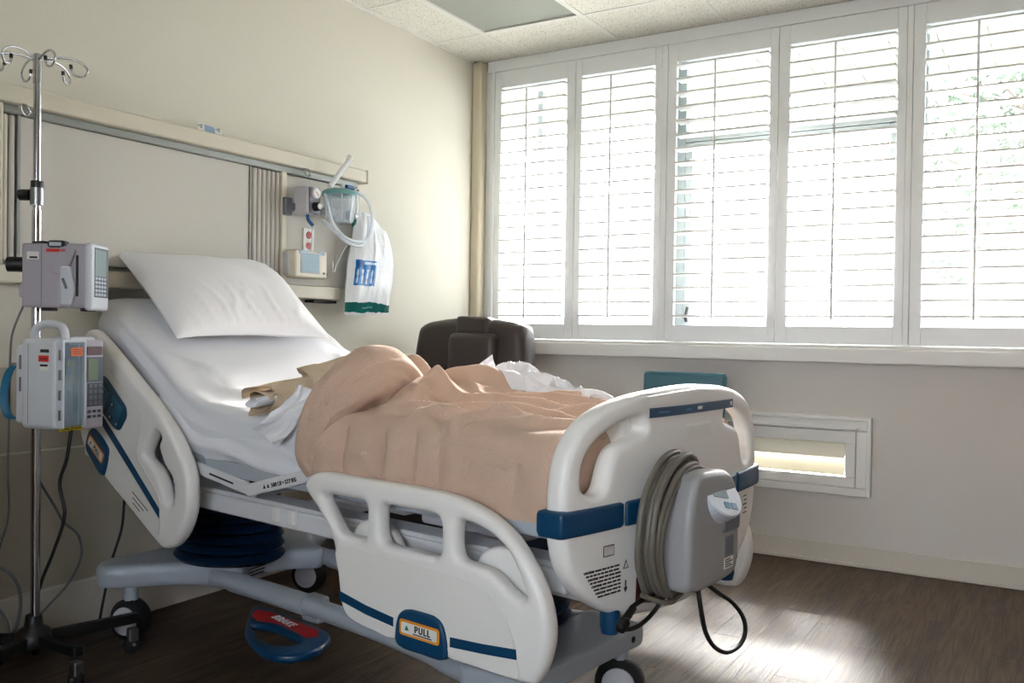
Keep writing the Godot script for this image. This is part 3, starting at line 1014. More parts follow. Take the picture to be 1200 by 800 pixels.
	for s in [1.0, -1.0]:
		fr.box(Vector3(-0.90, 0.565, s * 0.375), Vector3(1.72, 0.058, 0.05), 0.008, 2)
		fr.box(Vector3(-0.90, 0.602, s * 0.36), Vector3(1.70, 0.014, 0.08), 0.004, 1)
	for x in [-1.74, -1.1, -0.45, -0.08]:
		fr.box(Vector3(x, 0.565, 0), Vector3(0.06, 0.055, 0.70), 0.006, 1)
	part(t, "lower_frame", fr.mesh(), M.bed_frame)
	for x in [-1.10, -1.02, -0.62]:
		part(t, "frame_clip", bx(Vector3(x, 0.575, 0.405), Vector3(0.022, 0.045, 0.02), 0.005, 2), M.bed_plastic)
	part(t, "foot_bracket", bx(Vector3(-0.085, 0.545, 0.30), Vector3(0.15, 0.085, 0.05), 0.012, 2), M.bed_frame)
	part(t, "bracket_knob", lt([Vector2(0, 0.015), Vector2(0.014, 0.013), Vector2(0.018, 0.0)], Vector3(-0.09, 0.545, 0.327), basis_y(Vector3(0, 0, 1)), 12), M.regulator_grey)
	# boxes and motor between the frames
	part(t, "motor_box", bx(Vector3(-0.86, 0.645, 0.16), Vector3(0.36, 0.075, 0.24), 0.012, 2), M.bed_frame)
	part(t, "control_box", bx(Vector3(-0.42, 0.640, 0.20), Vector3(0.34, 0.065, 0.22), 0.012, 2), M.regulator_grey)
	part(t, "control_box", bx(Vector3(-1.32, 0.632, 0.22), Vector3(0.20, 0.05, 0.24), 0.01, 2), M.bed_frame)
	for x in [-1.385, -1.30]:
		part(t, "lift_pin", lt([Vector2(0, 0.012), Vector2(0.016, 0.010), Vector2(0.018, 0.0)], Vector3(x, 0.640, 0.343), basis_y(Vector3(0, 0, 1)), 12), M.black_plastic)
	# rail carriers that show through the rail's openings
	for x in [-0.60, -0.16]:
		var ar := curve2(V2([x - 0.10, 0.52, x - 0.09, 0.60, x - 0.03, 0.635, x + 0.05, 0.62, x + 0.10, 0.55, x + 0.09, 0.46, x - 0.06, 0.46]), 3)
		part(t, "rail_arm", molded(ar, [], 0.016, 0.012, 0.008), M.bed_plastic, Transform3D(Basis.IDENTITY, Vector3(0, 0, 0.445)))
	# --- mattress deck
	var dk := G.new()
	dk.box(Vector3(-0.72, 0.6925, 0.0), Vector3(1.385, 0.044, 0.90), 0.006, 2)
	part(t, "foot_deck", dk.mesh(), M.bed_grey)
	var ha := Basis(Vector3(0, 0, 1), deg_to_rad(-30.0))
	part(t, "head_deck", bx(Vector3(-1.43, 0.696, 0) + ha * Vector3(-0.37, 0.0, 0), Vector3(0.74, 0.036, 0.88), 0.006, 2, ha), M.bed_grey)
	# jointed linkage bars with print
	for s in [1.0, -1.0]:
		part(t, "linkage_bar", bx(Vector3(-1.305, 0.664, s * 0.452), Vector3(0.34, 0.038, 0.012), 0.005, 2, Basis(Vector3(0, 0, 1), deg_to_rad(-7.0))), M.bed_frame)
		part(t, "linkage_bar", bx(Vector3(-1.005, 0.688, s * 0.460), Vector3(0.34, 0.038, 0.012), 0.005, 2, Basis(Vector3(0, 0, 1), deg_to_rad(15.0))), M.bed_frame)
		for p in [[-1.155, 0.650], [-1.455, 0.684]]:
			part(t, "pivot_pin", lt([Vector2(0, 0.006), Vector2(0.010, 0.005), Vector2(0.012, 0.0)], Vector3(p[0], p[1], s * 0.460), basis_y(Vector3(0, 0, s)), 12), M.steel)
	var lb := Basis(Vector3(0, 0, 1), deg_to_rad(15.0))
	part(t, "load_print", txt("500 LB • 227 KG", 0.0125), M.ink, Transform3D(lb, Vector3(-0.985, 0.691, 0.4665)))
	for k in 2: part(t, "load_symbol", pr(PackedVector2Array(V2([-0.006, -0.005, 0.006, -0.005, 0.0, 0.007])), 0.001, Transform3D(lb, Vector3(-1.075 + k * 0.018, 0.667 + k * 0.005, 0.4665))), M.ink)
	part(t, "linkage_print", bx(Vector3(-1.31, 0.664, 0.4585), Vector3(0.13, 0.006, 0.001), 0.0, 0, Basis(Vector3(0, 0, 1), deg_to_rad(-7.0))), M.ink)
	# --- side rails
	var fo := curve2(V2([-0.82, 0.713, -0.791, 0.742, -0.745, 0.752, -0.593, 0.752, -0.38, 0.753, -0.255, 0.744, -0.164, 0.718, -0.095, 0.677, -0.037, 0.612, -0.006, 0.553, 0.007, 0.492, -0.001, 0.434, -0.025, 0.382, -0.060, 0.366, -0.209, 0.365, -0.373, 0.367, -0.555, 0.374, -0.632, 0.386, -0.663, 0.412, -0.674, 0.452, -0.690, 0.539, -0.712, 0.600, -0.762, 0.650, -0.805, 0.687]), 3)
	var w1 := rounded(V2([-0.752, 0.697, -0.570, 0.698, -0.570, 0.600, -0.672, 0.600, -0.700, 0.632]), 0.022)
	var w2 := rounded(V2([-0.522, 0.699, -0.312, 0.697, -0.312, 0.597, -0.520, 0.600]), 0.026)
	var w3 := curve2(V2([-0.258, 0.690, -0.215, 0.694, -0.151, 0.674, -0.101, 0.638, -0.066, 0.579, -0.056, 0.556, -0.075, 0.548, -0.115, 0.564, -0.162, 0.593, -0.222, 0.600, -0.254, 0.606, -0.266, 0.64]), 3)
	var rail_mesh := molded(fo, [w1, w2, w3], 0.026, 0.020, 0.0065)
	var near := part(t, "foot_side_rail", rail_mesh, M.bed_plastic, Transform3D(Basis.IDENTITY, Vector3(0, 0, 0.50)))
	part(t, "foot_side_rail", rail_mesh, M.bed_plastic, Transform3D(Basis.IDENTITY, Vector3(0, 0, -0.50)))
	var pe := curve2(V2([-0.672, 0.568, -0.52, 0.570, -0.377, 0.568, -0.213, 0.560, -0.150, 0.540, -0.100, 0.492, -0.075, 0.430, -0.068, 0.385, -0.10, 0.376, -0.209, 0.376, -0.273, 0.378, -0.280, 0.43, -0.300, 0.462, -0.36, 0.470, -0.42, 0.466, -0.450, 0.445, -0.455, 0.380, -0.555, 0.386, -0.625, 0.396, -0.650, 0.43, -0.665, 0.50]), 3)
	part(near, "face_panel", pr(pe, 0.0035, Transform3D(Basis.IDENTITY, Vector3(0, 0, 0.0258)), 0.0015), M.bed_panel)
	part(near, "stripe", pr(PackedVector2Array(V2([-0.661, 0.457, -0.56, 0.440, -0.459, 0.430, -0.459, 0.408, -0.56, 0.417, -0.660, 0.433])), 0.0012, Transform3D(Basis.IDENTITY, Vector3(0, 0, 0.0292))), M.bed_blue)
	part(near, "stripe", pr(PackedVector2Array(V2([-0.270, 0.425, -0.17, 0.432, -0.075, 0.442, -0.073, 0.420, -0.17, 0.410, -0.270, 0.402])), 0.0012, Transform3D(Basis.IDENTITY, Vector3(0, 0, 0.0292))), M.bed_blue)
	var hd := part(near, "release_handle", molded(curve2(V2([-0.445, 0.368, -0.446, 0.430, -0.420, 0.458, -0.36, 0.463, -0.31, 0.458, -0.287, 0.430, -0.284, 0.368, -0.36, 0.362]), 3), [], 0.016, 0.008, 0.0055), M.bed_blue, Transform3D(Basis.IDENTITY, Vector3(0, 0, 0.019)))
	hd.set_meta("label", "blue release handle with yellow PULL label")
	pull_label(near, Transform3D(Basis.IDENTITY, Vector3(-0.364, 0.418, 0.0355)), 1.0)
	# head rail
	var ho := curve2(V2([-2.03, 1.12, -1.895, 1.052, -1.749, 0.968, -1.584, 0.867, -1.465, 0.775, -1.400, 0.687, -1.384, 0.595, -1.406, 0.512, -1.464, 0.445, -1.525, 0.420, -1.575, 0.432, -1.741, 0.515, -1.917, 0.601, -2.06, 0.68, -2.12, 0.80, -2.13, 0.95, -2.10, 1.07]), 3)
	var hs := curve2(V2([-1.593, 0.792, -1.551, 0.776, -1.566, 0.747, -1.529, 0.687, -1.483, 0.651, -1.472, 0.611, -1.481, 0.568, -1.512, 0.568, -1.543, 0.616, -1.581, 0.667, -1.65, 0.702, -1.646, 0.731]), 3)
	var hm := molded(ho, [hs], 0.026, 0.020, 0.0075)
	var hr := part(t, "head_side_rail", hm, M.bed_plastic, Transform3D(Basis.IDENTITY, Vector3(0, 0, 0.50)))
	part(t, "head_side_rail", hm, M.bed_plastic, Transform3D(Basis.IDENTITY, Vector3(0, 0, -0.50)))
	var hpn := curve2(V2([-2.02, 1.055, -1.90, 0.995, -1.75, 0.905, -1.67, 0.845, -1.690, 0.73, -1.675, 0.69, -1.60, 0.63, -1.55, 0.58, -1.545, 0.50, -1.57, 0.455, -1.72, 0.528, -1.87, 0.600, -1.862, 0.685, -1.88, 0.735, -1.965, 0.785, -2.03, 0.79, -2.085, 0.83, -2.09, 0.95]), 3)
	part(hr, "face_panel", pr(hpn, 0.0035, Transform3D(Basis.IDENTITY, Vector3(0, 0, 0.0258)), 0.0015), M.bed_panel)
	part(hr, "stripe", pr(PackedVector2Array(V2([-1.995, 0.862, -1.958, 0.848, -1.75, 0.700, -1.545, 0.548, -1.545, 0.517, -1.76, 0.672, -2.005, 0.845])), 0.0012, Transform3D(Basis.IDENTITY, Vector3(0, 0, 0.0292))), M.bed_blue)
	var cp := rounded(V2([-1.945, 0.962, -1.90, 0.958, -1.758, 0.862, -1.752, 0.83, -1.80, 0.777, -1.835, 0.782, -1.98, 0.868]), 0.02)
	var cpn := part(hr, "control_panel", pr(cp, 0.004, Transform3D(Basis.IDENTITY, Vector3(0, 0, 0.0285)), 0.0012), M.panel_blue)
	var sl := Basis(Vector3(0, 0, 1), deg_to_rad(-31.5))
	for q in [[-1.925, 0.890, 0.085, 0.075], [-1.835, 0.838, 0.075, 0.085]]:
		part(cpn, "key_field", bx(Vector3(q[0], q[1], 0.033), Vector3(q[2], q[3], 0.0016), 0.0005, 1, sl), M.key_blue)
	for q in [[-1.945, 0.925], [-1.91, 0.905], [-1.945, 0.872], [-1.845, 0.865], [-1.86, 0.822], [-1.815, 0.80]]:
		part(cpn, "key", bx(Vector3(q[0], q[1], 0.0345), Vector3(0.022, 0.022, 0.0016), 0.0006, 1, sl), M.panel_blue)
		part(cpn, "key_symbol", pr(PackedVector2Array([Vector2(-0.005, -0.004), Vector2(0.005, -0.004), Vector2(0, 0.006)]), 0.0006, Transform3D(sl, Vector3(q[0], q[1], 0.0353))), M.ink_white)
	part(hr, "release_handle", molded(curve2(V2([-2.04, 0.70, -2.015, 0.762, -1.972, 0.770, -1.895, 0.725, -1.878, 0.695, -1.905, 0.62, -1.94, 0.618, -1.99, 0.655]), 3), [], 0.016, 0.008, 0.0055), M.bed_blue, Transform3D(Basis.IDENTITY, Vector3(0, 0, 0.019)))
	pull_label(hr, Transform3D(sl, Vector3(-1.957, 0.703, 0.0355)), 0.92)
	for k in 3: part(hr, "caution_print", bx(Vector3(-1.665 - 0.012 * k, 0.545 - k * 0.011 + 0.012, 0.0295), Vector3(0.11 - 0.03 * k, 0.0028, 0.001), 0.0, 0, Basis(Vector3(0, 0, 1), deg_to_rad(-27.0))), M.ink)
	part(t, "rail_mount", bx(Vector3(-2.12, 0.70, 0.43), Vector3(0.12, 0.10, 0.09), 0.01, 2), M.bed_plastic)
	part(t, "rail_mount", bx(Vector3(-1.98, 0.63, 0.44), Vector3(0.24, 0.045, 0.05), 0.008, 2, Basis(Vector3(0, 0, 1), deg_to_rad(-8.0))), M.bed_plastic)
	part(t, "head_upright", tb(V3([-2.10, 0.58, 0.22, -2.10, 1.16, 0.22]), 0.018, 10), M.bed_grey)
	footboard(t)

func pull_label(parent: Node3D, xf: Transform3D, s: float) -> void:
	part(parent, "label_border", pr(rounded(V2([-0.066 * s, -0.019, 0.066 * s, -0.019, 0.066 * s, 0.019, -0.066 * s, 0.019]), 0.008), 0.0015, xf), M.label_orange)
	part(parent, "label_face", pr(rounded(V2([-0.059 * s, -0.013, 0.059 * s, -0.013, 0.059 * s, 0.013, -0.059 * s, 0.013]), 0.005), 0.0012, xf * Transform3D(Basis.IDENTITY, Vector3(0, 0, 0.0012))), M.label_white)
	part(parent, "label_lettering", txt("PULL", 0.017 * s), M.ink, xf * Transform3D(Basis.IDENTITY, Vector3(0.012 * s, 0.0025, 0.0028)))
	part(parent, "label_symbol", pr(PackedVector2Array(V2([-0.047 * s, -0.005, -0.033 * s, -0.005, -0.04 * s, 0.007])), 0.0008, xf * Transform3D(Basis.IDENTITY, Vector3(0, 0, 0.0022))), M.valve_green)
	part(parent, "label_print", bx(Vector3(0.012 * s, -0.0095, 0.0026), Vector3(0.062 * s, 0.0025, 0.0008)), M.ink, xf)

func caster(parent: Node3D, at: Vector3, r: float, w: float, turn: float, fork := 0.0) -> void:
	var b := Basis(Vector3.UP, turn)
	var ax := basis_y(b * Vector3(0, 0, 1))
	var c := part(parent, "caster", lt([Vector2(0, -w), Vector2(r * 0.62, -w * 1.0), Vector2(r * 0.88, -w * 0.9), Vector2(r, -w * 0.55), Vector2(r, w * 0.55), Vector2(r * 0.88, w * 0.9), Vector2(r * 0.62, w * 1.0), Vector2(0, w)], at + Vector3(0, r, 0), ax, 28), M.rubber)
	for s in [-1.0, 1.0]:
		part(c, "hub_cap", lt([Vector2(0, w * 0.62), Vector2(r * 0.4, w * 0.58), Vector2(r * 0.66, w * 0.40), Vector2(r * 0.70, 0.0)], at + Vector3(0, r, 0) + b * Vector3(0, 0, s * w * 0.72), basis_y(b * Vector3(0, 0, s)), 24), M.regulator_grey)
	part(c, "stem", tb([at + Vector3(0, r * 1.2, 0), at + Vector3(0, r * 2.0 + 0.055, 0)], r * 0.34, 10), M.bed_grey if r > 0.05 else M.steel)

func footboard(t: Node3D) -> void:
	var half := V2([0.0, 1.003, 0.15, 0.996, 0.26, 0.985, 0.36, 0.962, 0.43, 0.925, 0.472, 0.87, 0.490, 0.80, 0.492, 0.72, 0.486, 0.66, 0.462, 0.60, 0.41, 0.545, 0.33, 0.497, 0.24, 0.472, 0.10, 0.458])
	var pts := []
	for p in half: pts.append(p)
	pts.append(Vector2(0, 0.455))
	for i in range(half.size() - 1, 0, -1): pts.append(Vector2(-half[i].x, half[i].y))
	var holes := []
	for s in [1.0, -1.0]:
		var h := V2([0.425, 0.786, 0.430, 0.815, 0.421, 0.852, 0.385, 0.888, 0.315, 0.920, 0.235, 0.935, 0.212, 0.925, 0.210, 0.900, 0.256, 0.886, 0.311, 0.869, 0.338, 0.833, 0.351, 0.796, 0.366, 0.774, 0.398, 0.770])
		for i in h.size(): h[i].x *= s
		holes.append(curve2(h, 3))
	var fb := part(t, "footboard", molded(curve2(pts, 3), holes, 0.028, 0.021, 0.0075, _foot_warp), M.bed_plastic)
	# thicker back and brow
	part(fb, "back_panel", molded(rounded(V2([-0.25, 0.56, 0.25, 0.56, 0.235, 0.965, -0.235, 0.965]), 0.03), [], 0.034, 0.015, 0.010), M.bed_plastic, Transform3D(Basis(Vector3(0, 0, -1), Vector3.UP, Vector3(1, 0, 0)), Vector3(-0.028, 0, 0)))
	part(fb, "brow", foot_columns(-0.262, 0.205, [0.956, 0.957, 0.959, 0.960, 0.962], [0.974, 0.988, 0.994, 0.990, 0.983], -0.004, 0.009), M.bed_plastic)
	part(fb, "display_strip", foot_columns(-0.258, 0.200, [0.932, 0.932], [0.955, 0.955], -0.001, 0.0035), M.bed_blue)
	for q in [[0.16, 0.05], [0.03, 0.03]]:
		part(fb, "strip_print", foot_piece(rect(q[0] - q[1], 0.941, q[0], 0.945), 0.002, 0.0006), M.key_blue)
	part(fb, "strip_lamp", foot_piece(rect(-0.055, 0.940, -0.030, 0.948), 0.002, 0.001), M.label_white)
	part(fb, "strip_lamp", foot_piece(rect(-0.25, 0.939, -0.238, 0.949), 0.002, 0.001), M.label_white)
	# framed label window
	part(fb, "label_window", foot_columns(-0.108, 0.032, [0.862, 0.862], [0.905, 0.905], -0.001, 0.004), M.bed_panel)
	part(fb, "label_card", foot_columns(-0.096, 0.018, [0.872, 0.872], [0.900, 0.900], 0.002, 0.002), M.label_white)
	# blue bumper band in three lengths
	for q in [[-0.505, -0.296], [-0.288, 0.288], [0.296, 0.505]]:
		part(fb, "bumper_band", molded(rounded(V2([q[0], 0.688, q[1], 0.688, q[1], 0.748, q[0], 0.748]), 0.008), [], 0.036, 0.008, 0.0075, _foot_warp), M.bed_blue)
	# reflectors, labels
	var rl := [Vector2(0.242, 0.505), Vector2(0.240, 0.560), Vector2(0.215, 0.592), Vector2(0.17, 0.60), Vector2(0.10, 0.598), Vector2(0.10, 0.495), Vector2(0.17, 0.490)]
	part(fb, "reflector", foot_piece(PackedVector2Array(rl), 0.0, 0.003), M.reflector)
	for i in rl.size(): rl[i].x = -rl[i].x - 0.07
	part(fb, "reflector", foot_piece(PackedVector2Array(rl), 0.0, 0.003), M.reflector)
	part(fb, "small_label", foot_piece(rect(0.325, 0.630, 0.362, 0.655), 0.0, 0.0008), M.ink)
	part(fb, "small_label", foot_piece(rect(0.3268, 0.6318, 0.3602, 0.6532), 0.0006, 0.0008), M.bed_plastic)
	var r3 := RandomNumberGenerator.new()
	r3.seed = 12
	for k in 8:
		var z := 0.425 - 0.0065 * k
		var y := 0.604 - k * 0.0085
		if k % 2 == 0:
			part(fb, "caution_print", txt("CAUTION:", 0.0056), M.ink, foot_xf(z - 0.016, y, 0.0006))
			z -= 0.036
		while z > 0.306:
			var w: float = min(r3.randf_range(0.008, 0.022), z - 0.300)
			part(fb, "caution_print", foot_piece(rect(z - w, y - 0.002, z, y + 0.002), 0.0, 0.0008), M.ink)
			z -= w + 0.003
	part(fb, "arrow_print", foot_piece(PackedVector2Array(V2([0.283, 0.565, 0.279, 0.565, 0.279, 0.548, 0.274, 0.548, 0.281, 0.536, 0.288, 0.548, 0.283, 0.548])), 0.0, 0.0008), M.ink)
	part(fb, "triangle_print", foot_piece(PackedVector2Array(V2([0.291, 0.592, 0.271, 0.592, 0.281, 0.612])), 0.0, 0.0008), M.ink)
	part(fb, "triangle_print", foot_piece(PackedVector2Array(V2([0.288, 0.5938, 0.274, 0.5938, 0.281, 0.6075])), 0.0004, 0.0008), M.label_white)
	for k in 5: part(fb, "side_print", foot_piece(rect(-0.375 - 0.02, 0.668 - k * 0.012, -0.375 + 0.012 - (k % 2) * 0.01, 0.671 - k * 0.012), 0.0, 0.0008), M.ink)
	for s in [0.30, -0.30]:
		part(fb, "mounting_pin", lt([Vector2(0, 0.44), Vector2(0.020, 0.442), Vector2(0.024, 0.46), Vector2(0.024, 0.50), Vector2(0, 0.50)], Vector3(0.018, 0, s), Basis.IDENTITY, 16), M.bed_blue)


# ------------------------------------------------------------------ mattress, pillow, blanket, sheets
const HEAD_A := 0.5236    # 30 degrees
const BEND_X := -1.46

# centre line of the mattress top: distance from the foot end -> (x, y) and normal
func _top(s: float) -> Array:
	var r := 0.34
	var l0 := 1.42 - r * tan(HEAD_A / 2)
	var arc := r * HEAD_A
	var y := 0.885
	if s < l0: return [Vector2(-0.045 - s, y), Vector2(0, 1)]
	var p := Vector2(-0.045 - l0, y)
	if s < l0 + arc:
		var a := (s - l0) / r
		return [p + Vector2(-sin(a) * r, r - cos(a) * r), Vector2(sin(a), cos(a))]
	var e := p + Vector2(-sin(HEAD_A) * r, r - cos(HEAD_A) * r)
	return [e + Vector2(-cos(HEAD_A), sin(HEAD_A)) * (s - l0 - arc), Vector2(sin(HEAD_A), cos(HEAD_A))]

func bedding() -> void:
	var nz := FastNoiseLite.new()
	nz.seed = 4; nz.frequency = 1.0; nz.fractal_octaves = 2
	# ---- mattress in a fitted sheet
	var mt := thing("mattress", "bed mattress in a white fitted sheet, head end raised", "mattress", BED_AT, BED_TURN)
	var g := G.new()
	var LEN := 2.155
	var H := 0.165
	var HW := 0.44
	var f1 := func(u, v):
		var a: float = v * TAU
		# rounded rectangle loop
		var c := cos(a)
		var s := sin(a)
		var e := 0.26
		var q := Vector2(sign(c) * pow(abs(c), e) * HW, sign(s) * pow(abs(s), e) * H * 0.5)
		var endf: float = min(min(u, 1.0 - u) * LEN / 0.045, 1.0)
		var shrink := sqrt(1.0 - pow(1.0 - endf, 2.0))
		q.x -= sign(q.x) * (1.0 - shrink) * 0.03
		q.y *= 0.15 + 0.85 * shrink
		var st := _top(u * LEN)
		var top: Vector2 = st[0]
		var n: Vector2 = st[1]
		var off := -H * 0.5 + q.y
		var p := Vector3(top.x + n.x * off, top.y + n.y * off, q.x)
		# wrinkles: stretched lines of cloth, stronger round the bend and along the near side
		var d: float = u * LEN
		var bend: float = exp(-pow((d - 1.55) / 0.28, 2.0))
		var wr: float = nz.get_noise_2d(d * 3.0 + q.x * 1.5, q.x * 3.0 - d * 1.2) * (0.005 + 0.010 * bend)
		var side := smoothstep(0.36, 0.44, abs(q.x))
		wr += side * (0.007 * bend + 0.002) * sin(q.y * 80.0 + d * 5.0 + nz.get_noise_2d(d * 1.5, 1.0) * 3.0)
		wr += (1.0 - side) * bend * 0.012 * pow(max(0.0, 1.0 - abs(nz.get_noise_2d(d * 3.0 - q.x * 3.0, q.x * 1.2 + d)) * 4.0), 2.0)
		p.x += n.x * wr; p.y += n.y * wr
		p.z += sign(q.x) * side * wr
		return p
	g.sheet(130, 96, f1)
	for e in [0, 130]:
		# close the ends
		var cen := Vector3.ZERO
		for j in 96: cen += g.v[e * 97 + j]
		cen /= 96.0
		var nn := Vector3(1, 0, 0) if e == 0 else Vector3(-cos(HEAD_A), sin(HEAD_A), 0)
		var c := g.vert(cen, nn)
		for j in 96:
			var a := g.vert(g.v[e * 97 + j], nn)
			var b := g.vert(g.v[e * 97 + j + 1], nn)
			g.tri(c, a, b)
	part(mt, "fitted_sheet", g.mesh(), M.sheet_cloth)
	# loose hem of the sheet along the near side
	var hem := G.new()
	var f2 := func(u, v):
		var d: float = lerp(0.86, 1.62, u)
		var st := _top(d)
		var top: Vector2 = st[0]
		var n: Vector2 = st[1]
		var off: float = -0.095 - v * (0.085 + 0.012 * sin(u * 9.0) - 0.03 * smoothstep(0.75, 1.0, u))
		var out: float = 0.441 + 0.012 * sin(v * PI) + 0.006 * sin(v * 8.0 + u * 5.0 + nz.get_noise_1d(u * 2.0) * 2.0)
		return Vector3(top.x + n.x * off, top.y + n.y * off, out)
	hem.sheet(70, 10, f2, true)
	part(mt, "sheet_hem", hem.mesh(), M.sheet_cloth)

	# ---- pillow
	var pl := thing("pillow", "plump white pillow resting on the raised head of the mattress", "pillow", BED_AT, BED_TURN)
	var pg := G.new()
	var pn := FastNoiseLite.new()
	pn.seed = 8; pn.frequency = 1.0; pn.fractal_octaves = 1
	var pb := Basis(Vector3(0, 0, 1), -deg_to_rad(36.0))
	var pc := Vector3(-1.945, 1.252, 0.030)
	for side in [1.0, -1.0]:
		var f3 := func(u, v):
			var a: float = u * 2.0 - 1.0
			var b: float = v * 2.0 - 1.0
			# corners poke out, edges pull in
			var px: float = a * (0.262 - 0.030 * (1.0 - b * b) * 0.6 + 0.012 * b * b * b * b)
			var pz: float = b * (0.338 - 0.030 * (1.0 - a * a) * 0.5)
			var th: float = pow(max(0.0, 1.0 - pow(abs(a), 2.6)), 0.55) * pow(max(0.0, 1.0 - pow(abs(b), 3.2)), 0.55)
			var h: float = th * (0.094 if side > 0.0 else 0.055)
			# drawn folds running in from the near lower edge
			var f: float = pn.get_noise_2d(pz * 11.0 + px * 4.0, px * 2.4)
			var fold: float = pow(max(0.0, 1.0 - abs(f) * 3.2), 2.0)
			h += side * 0.0
			h += th * (fold * 0.010 * smoothstep(-0.2, 0.9, a) + pn.get_noise_2d(px * 3.0 + 9.0, pz * 3.0) * 0.016)
			return pc + pb * Vector3(px, h * side, pz)
		pg.sheet(64, 56, f3, side > 0.0)
	part(pl, "pillowcase", pg.mesh(), M.pillow_cloth)

	blanket(nz)
	# ---- white top sheet pushed to the far side
	var ws := thing("top_sheet", "crumpled white top sheet pushed to the window side of the blanket", "sheet", BED_AT, BED_TURN)
	var path := smooth3(V3([-0.92, 0.955, -0.31, -0.81, 1.005, -0.355, -0.70, 0.985, -0.325, -0.58, 0.962, -0.30, -0.46, 0.945, -0.27, -0.36, 0.925, -0.21, -0.25, 0.912, -0.13]), 8)
	var wg := G.new()
	var f4 := func(u, v):
		var f: float = u * (path.size() - 1)
		var i: int = min(int(f), path.size() - 2)
		var c: Vector3 = (path[i] as Vector3).lerp(path[i + 1], f - i)
		var d: Vector3 = (path[i + 1] as Vector3) - (path[i] as Vector3)
		d.y = 0; d = d.normalized()
		var across := Vector3(-d.z, 0, d.x)
		var w: float = (v * 2.0 - 1.0)
		var wid: float = 0.10 + 0.035 * sin(u * 7.0) - 0.04 * u
		var tent: float = (c.y - 0.893) * pow(max(0.0, cos(w * PI * 0.5)), 0.8)
		var cr: float = nz.get_noise_2d(u * 5.0, w * 1.6 + u * 2.0)
		var crum: float = 0.040 * (1.0 - abs(cr) * 2.6) * (1.0 - w * w) + 0.010 * nz.get_noise_2d(u * 5.0 + 5.0, w * 1.6)
		crum *= 0.35 + 0.65 * (1.0 - u)
		var p := c + across * (w * wid + 0.02 * nz.get_noise_2d(u * 4.0, 3.0 + w))
		var under: float = lerpf(0.889, _blanket_h(p.x, p.z, nz), smoothstep(-0.41, -0.33, p.z)) if p.x > -0.93 else 0.889
		p.y = max(0.889 + tent + crum, under + 0.004 + 0.010 * (1.0 - w * w))
		return p
	wg.sheet(120, 80, f4)
	part(ws, "sheet", wg.mesh(), M.thin_sheet)
	var cg := G.new()
	var f5 := func(u, v):
		# a stiff upturned corner
		var a := Vector3(-0.97, 0.955, -0.235)
		var b := Vector3(-0.85, 0.955, -0.34)
		var tip := Vector3(-0.90, 1.05, -0.35)
		var p: Vector3 = a.lerp(b, u).lerp(tip.lerp(b, u * 0.8), v)
		p += Vector3(0.012, 0.004, 0.012) * nz.get_noise_2d(u * 5.0, v * 5.0) + Vector3(-0.015, 0, 0.01) * sin(u * PI) * sin(v * 3.0)
		return p
	cg.sheet(24, 24, f5)
	part(ws, "corner", cg.mesh(), M.thin_sheet)

func _ridge(x: float, z: float, ax: float, az: float, bx_: float, bz: float, w: float, h: float) -> float:
	var p := Vector2(x - ax, z - az)
	var e := Vector2(bx_ - ax, bz - az)
	var t := clampf(p.dot(e) / e.length_squared(), 0.0, 1.0)
	var d := (p - e * t).length()
	var fade := sin(PI * clampf(0.12 + t * 0.80, 0.0, 1.0))
	return h * fade * exp(-pow(d / w, 2.0))

func _blanket_h(x: float, z: float, nz: FastNoiseLite) -> float:
	var wx := x + 0.025 * nz.get_noise_2d(x * 5.0, z * 5.0)
	var wz := z + 0.025 * nz.get_noise_2d(x * 5.0 + 30.0, z * 5.0)
	var h := 0.902
	# gathers beyond the thrown-back fold, toward the window side
	h += _ridge(wx, wz, -0.89, 0.16, -0.82, 0.00, 0.042, 0.150)
	h += _ridge(wx, wz, -0.70, 0.30, -0.74, -0.04, 0.062, 0.100)
	h += _ridge(wx, wz, -0.90, 0.02, -0.70, -0.34, 0.048, 0.120)
	h += _ridge(wx, wz, -0.78, -0.02, -0.62, -0.26, 0.036, 0.050)
	# long folds running from the gathers to the foot
	h += _ridge(wx, wz, -0.78, 0.12, -0.16, 0.06, 0.026, 0.055)
	h += _ridge(wx, wz, -0.74, -0.04, -0.12, -0.10, 0.028, 0.055)
	h += _ridge(wx, wz, -0.68, 0.24, -0.10, 0.17, 0.022, 0.042)
	h += _ridge(wx, wz, -0.62, -0.16, -0.26, -0.24, 0.030, 0.050)
	h += _ridge(wx, wz, -0.70, 0.36, -0.42, 0.27, 0.022, 0.040)
	h += _ridge(wx, wz, -0.62, 0.49, -0.40, 0.33, 0.020, 0.036)
	h += _ridge(wx, wz, -0.42, 0.48, -0.20, 0.24, 0.020, 0.036)
	h += _ridge(wx, wz, -0.30, 0.42, -0.06, 0.20, 0.022, 0.028)
	h += _ridge(wx, wz, -0.48, 0.37, -0.20, 0.31, 0.016, 0.026)
	h += _ridge(wx, wz, -0.34, 0.16, -0.08, 0.02, 0.020, 0.030)
	h -= _ridge(wx, wz, -0.70, 0.40, -0.62, 0.16, 0.030, 0.020)
	h += 0.004 * nz.get_noise_2d(x * 6.0, z * 6.0)
	return h

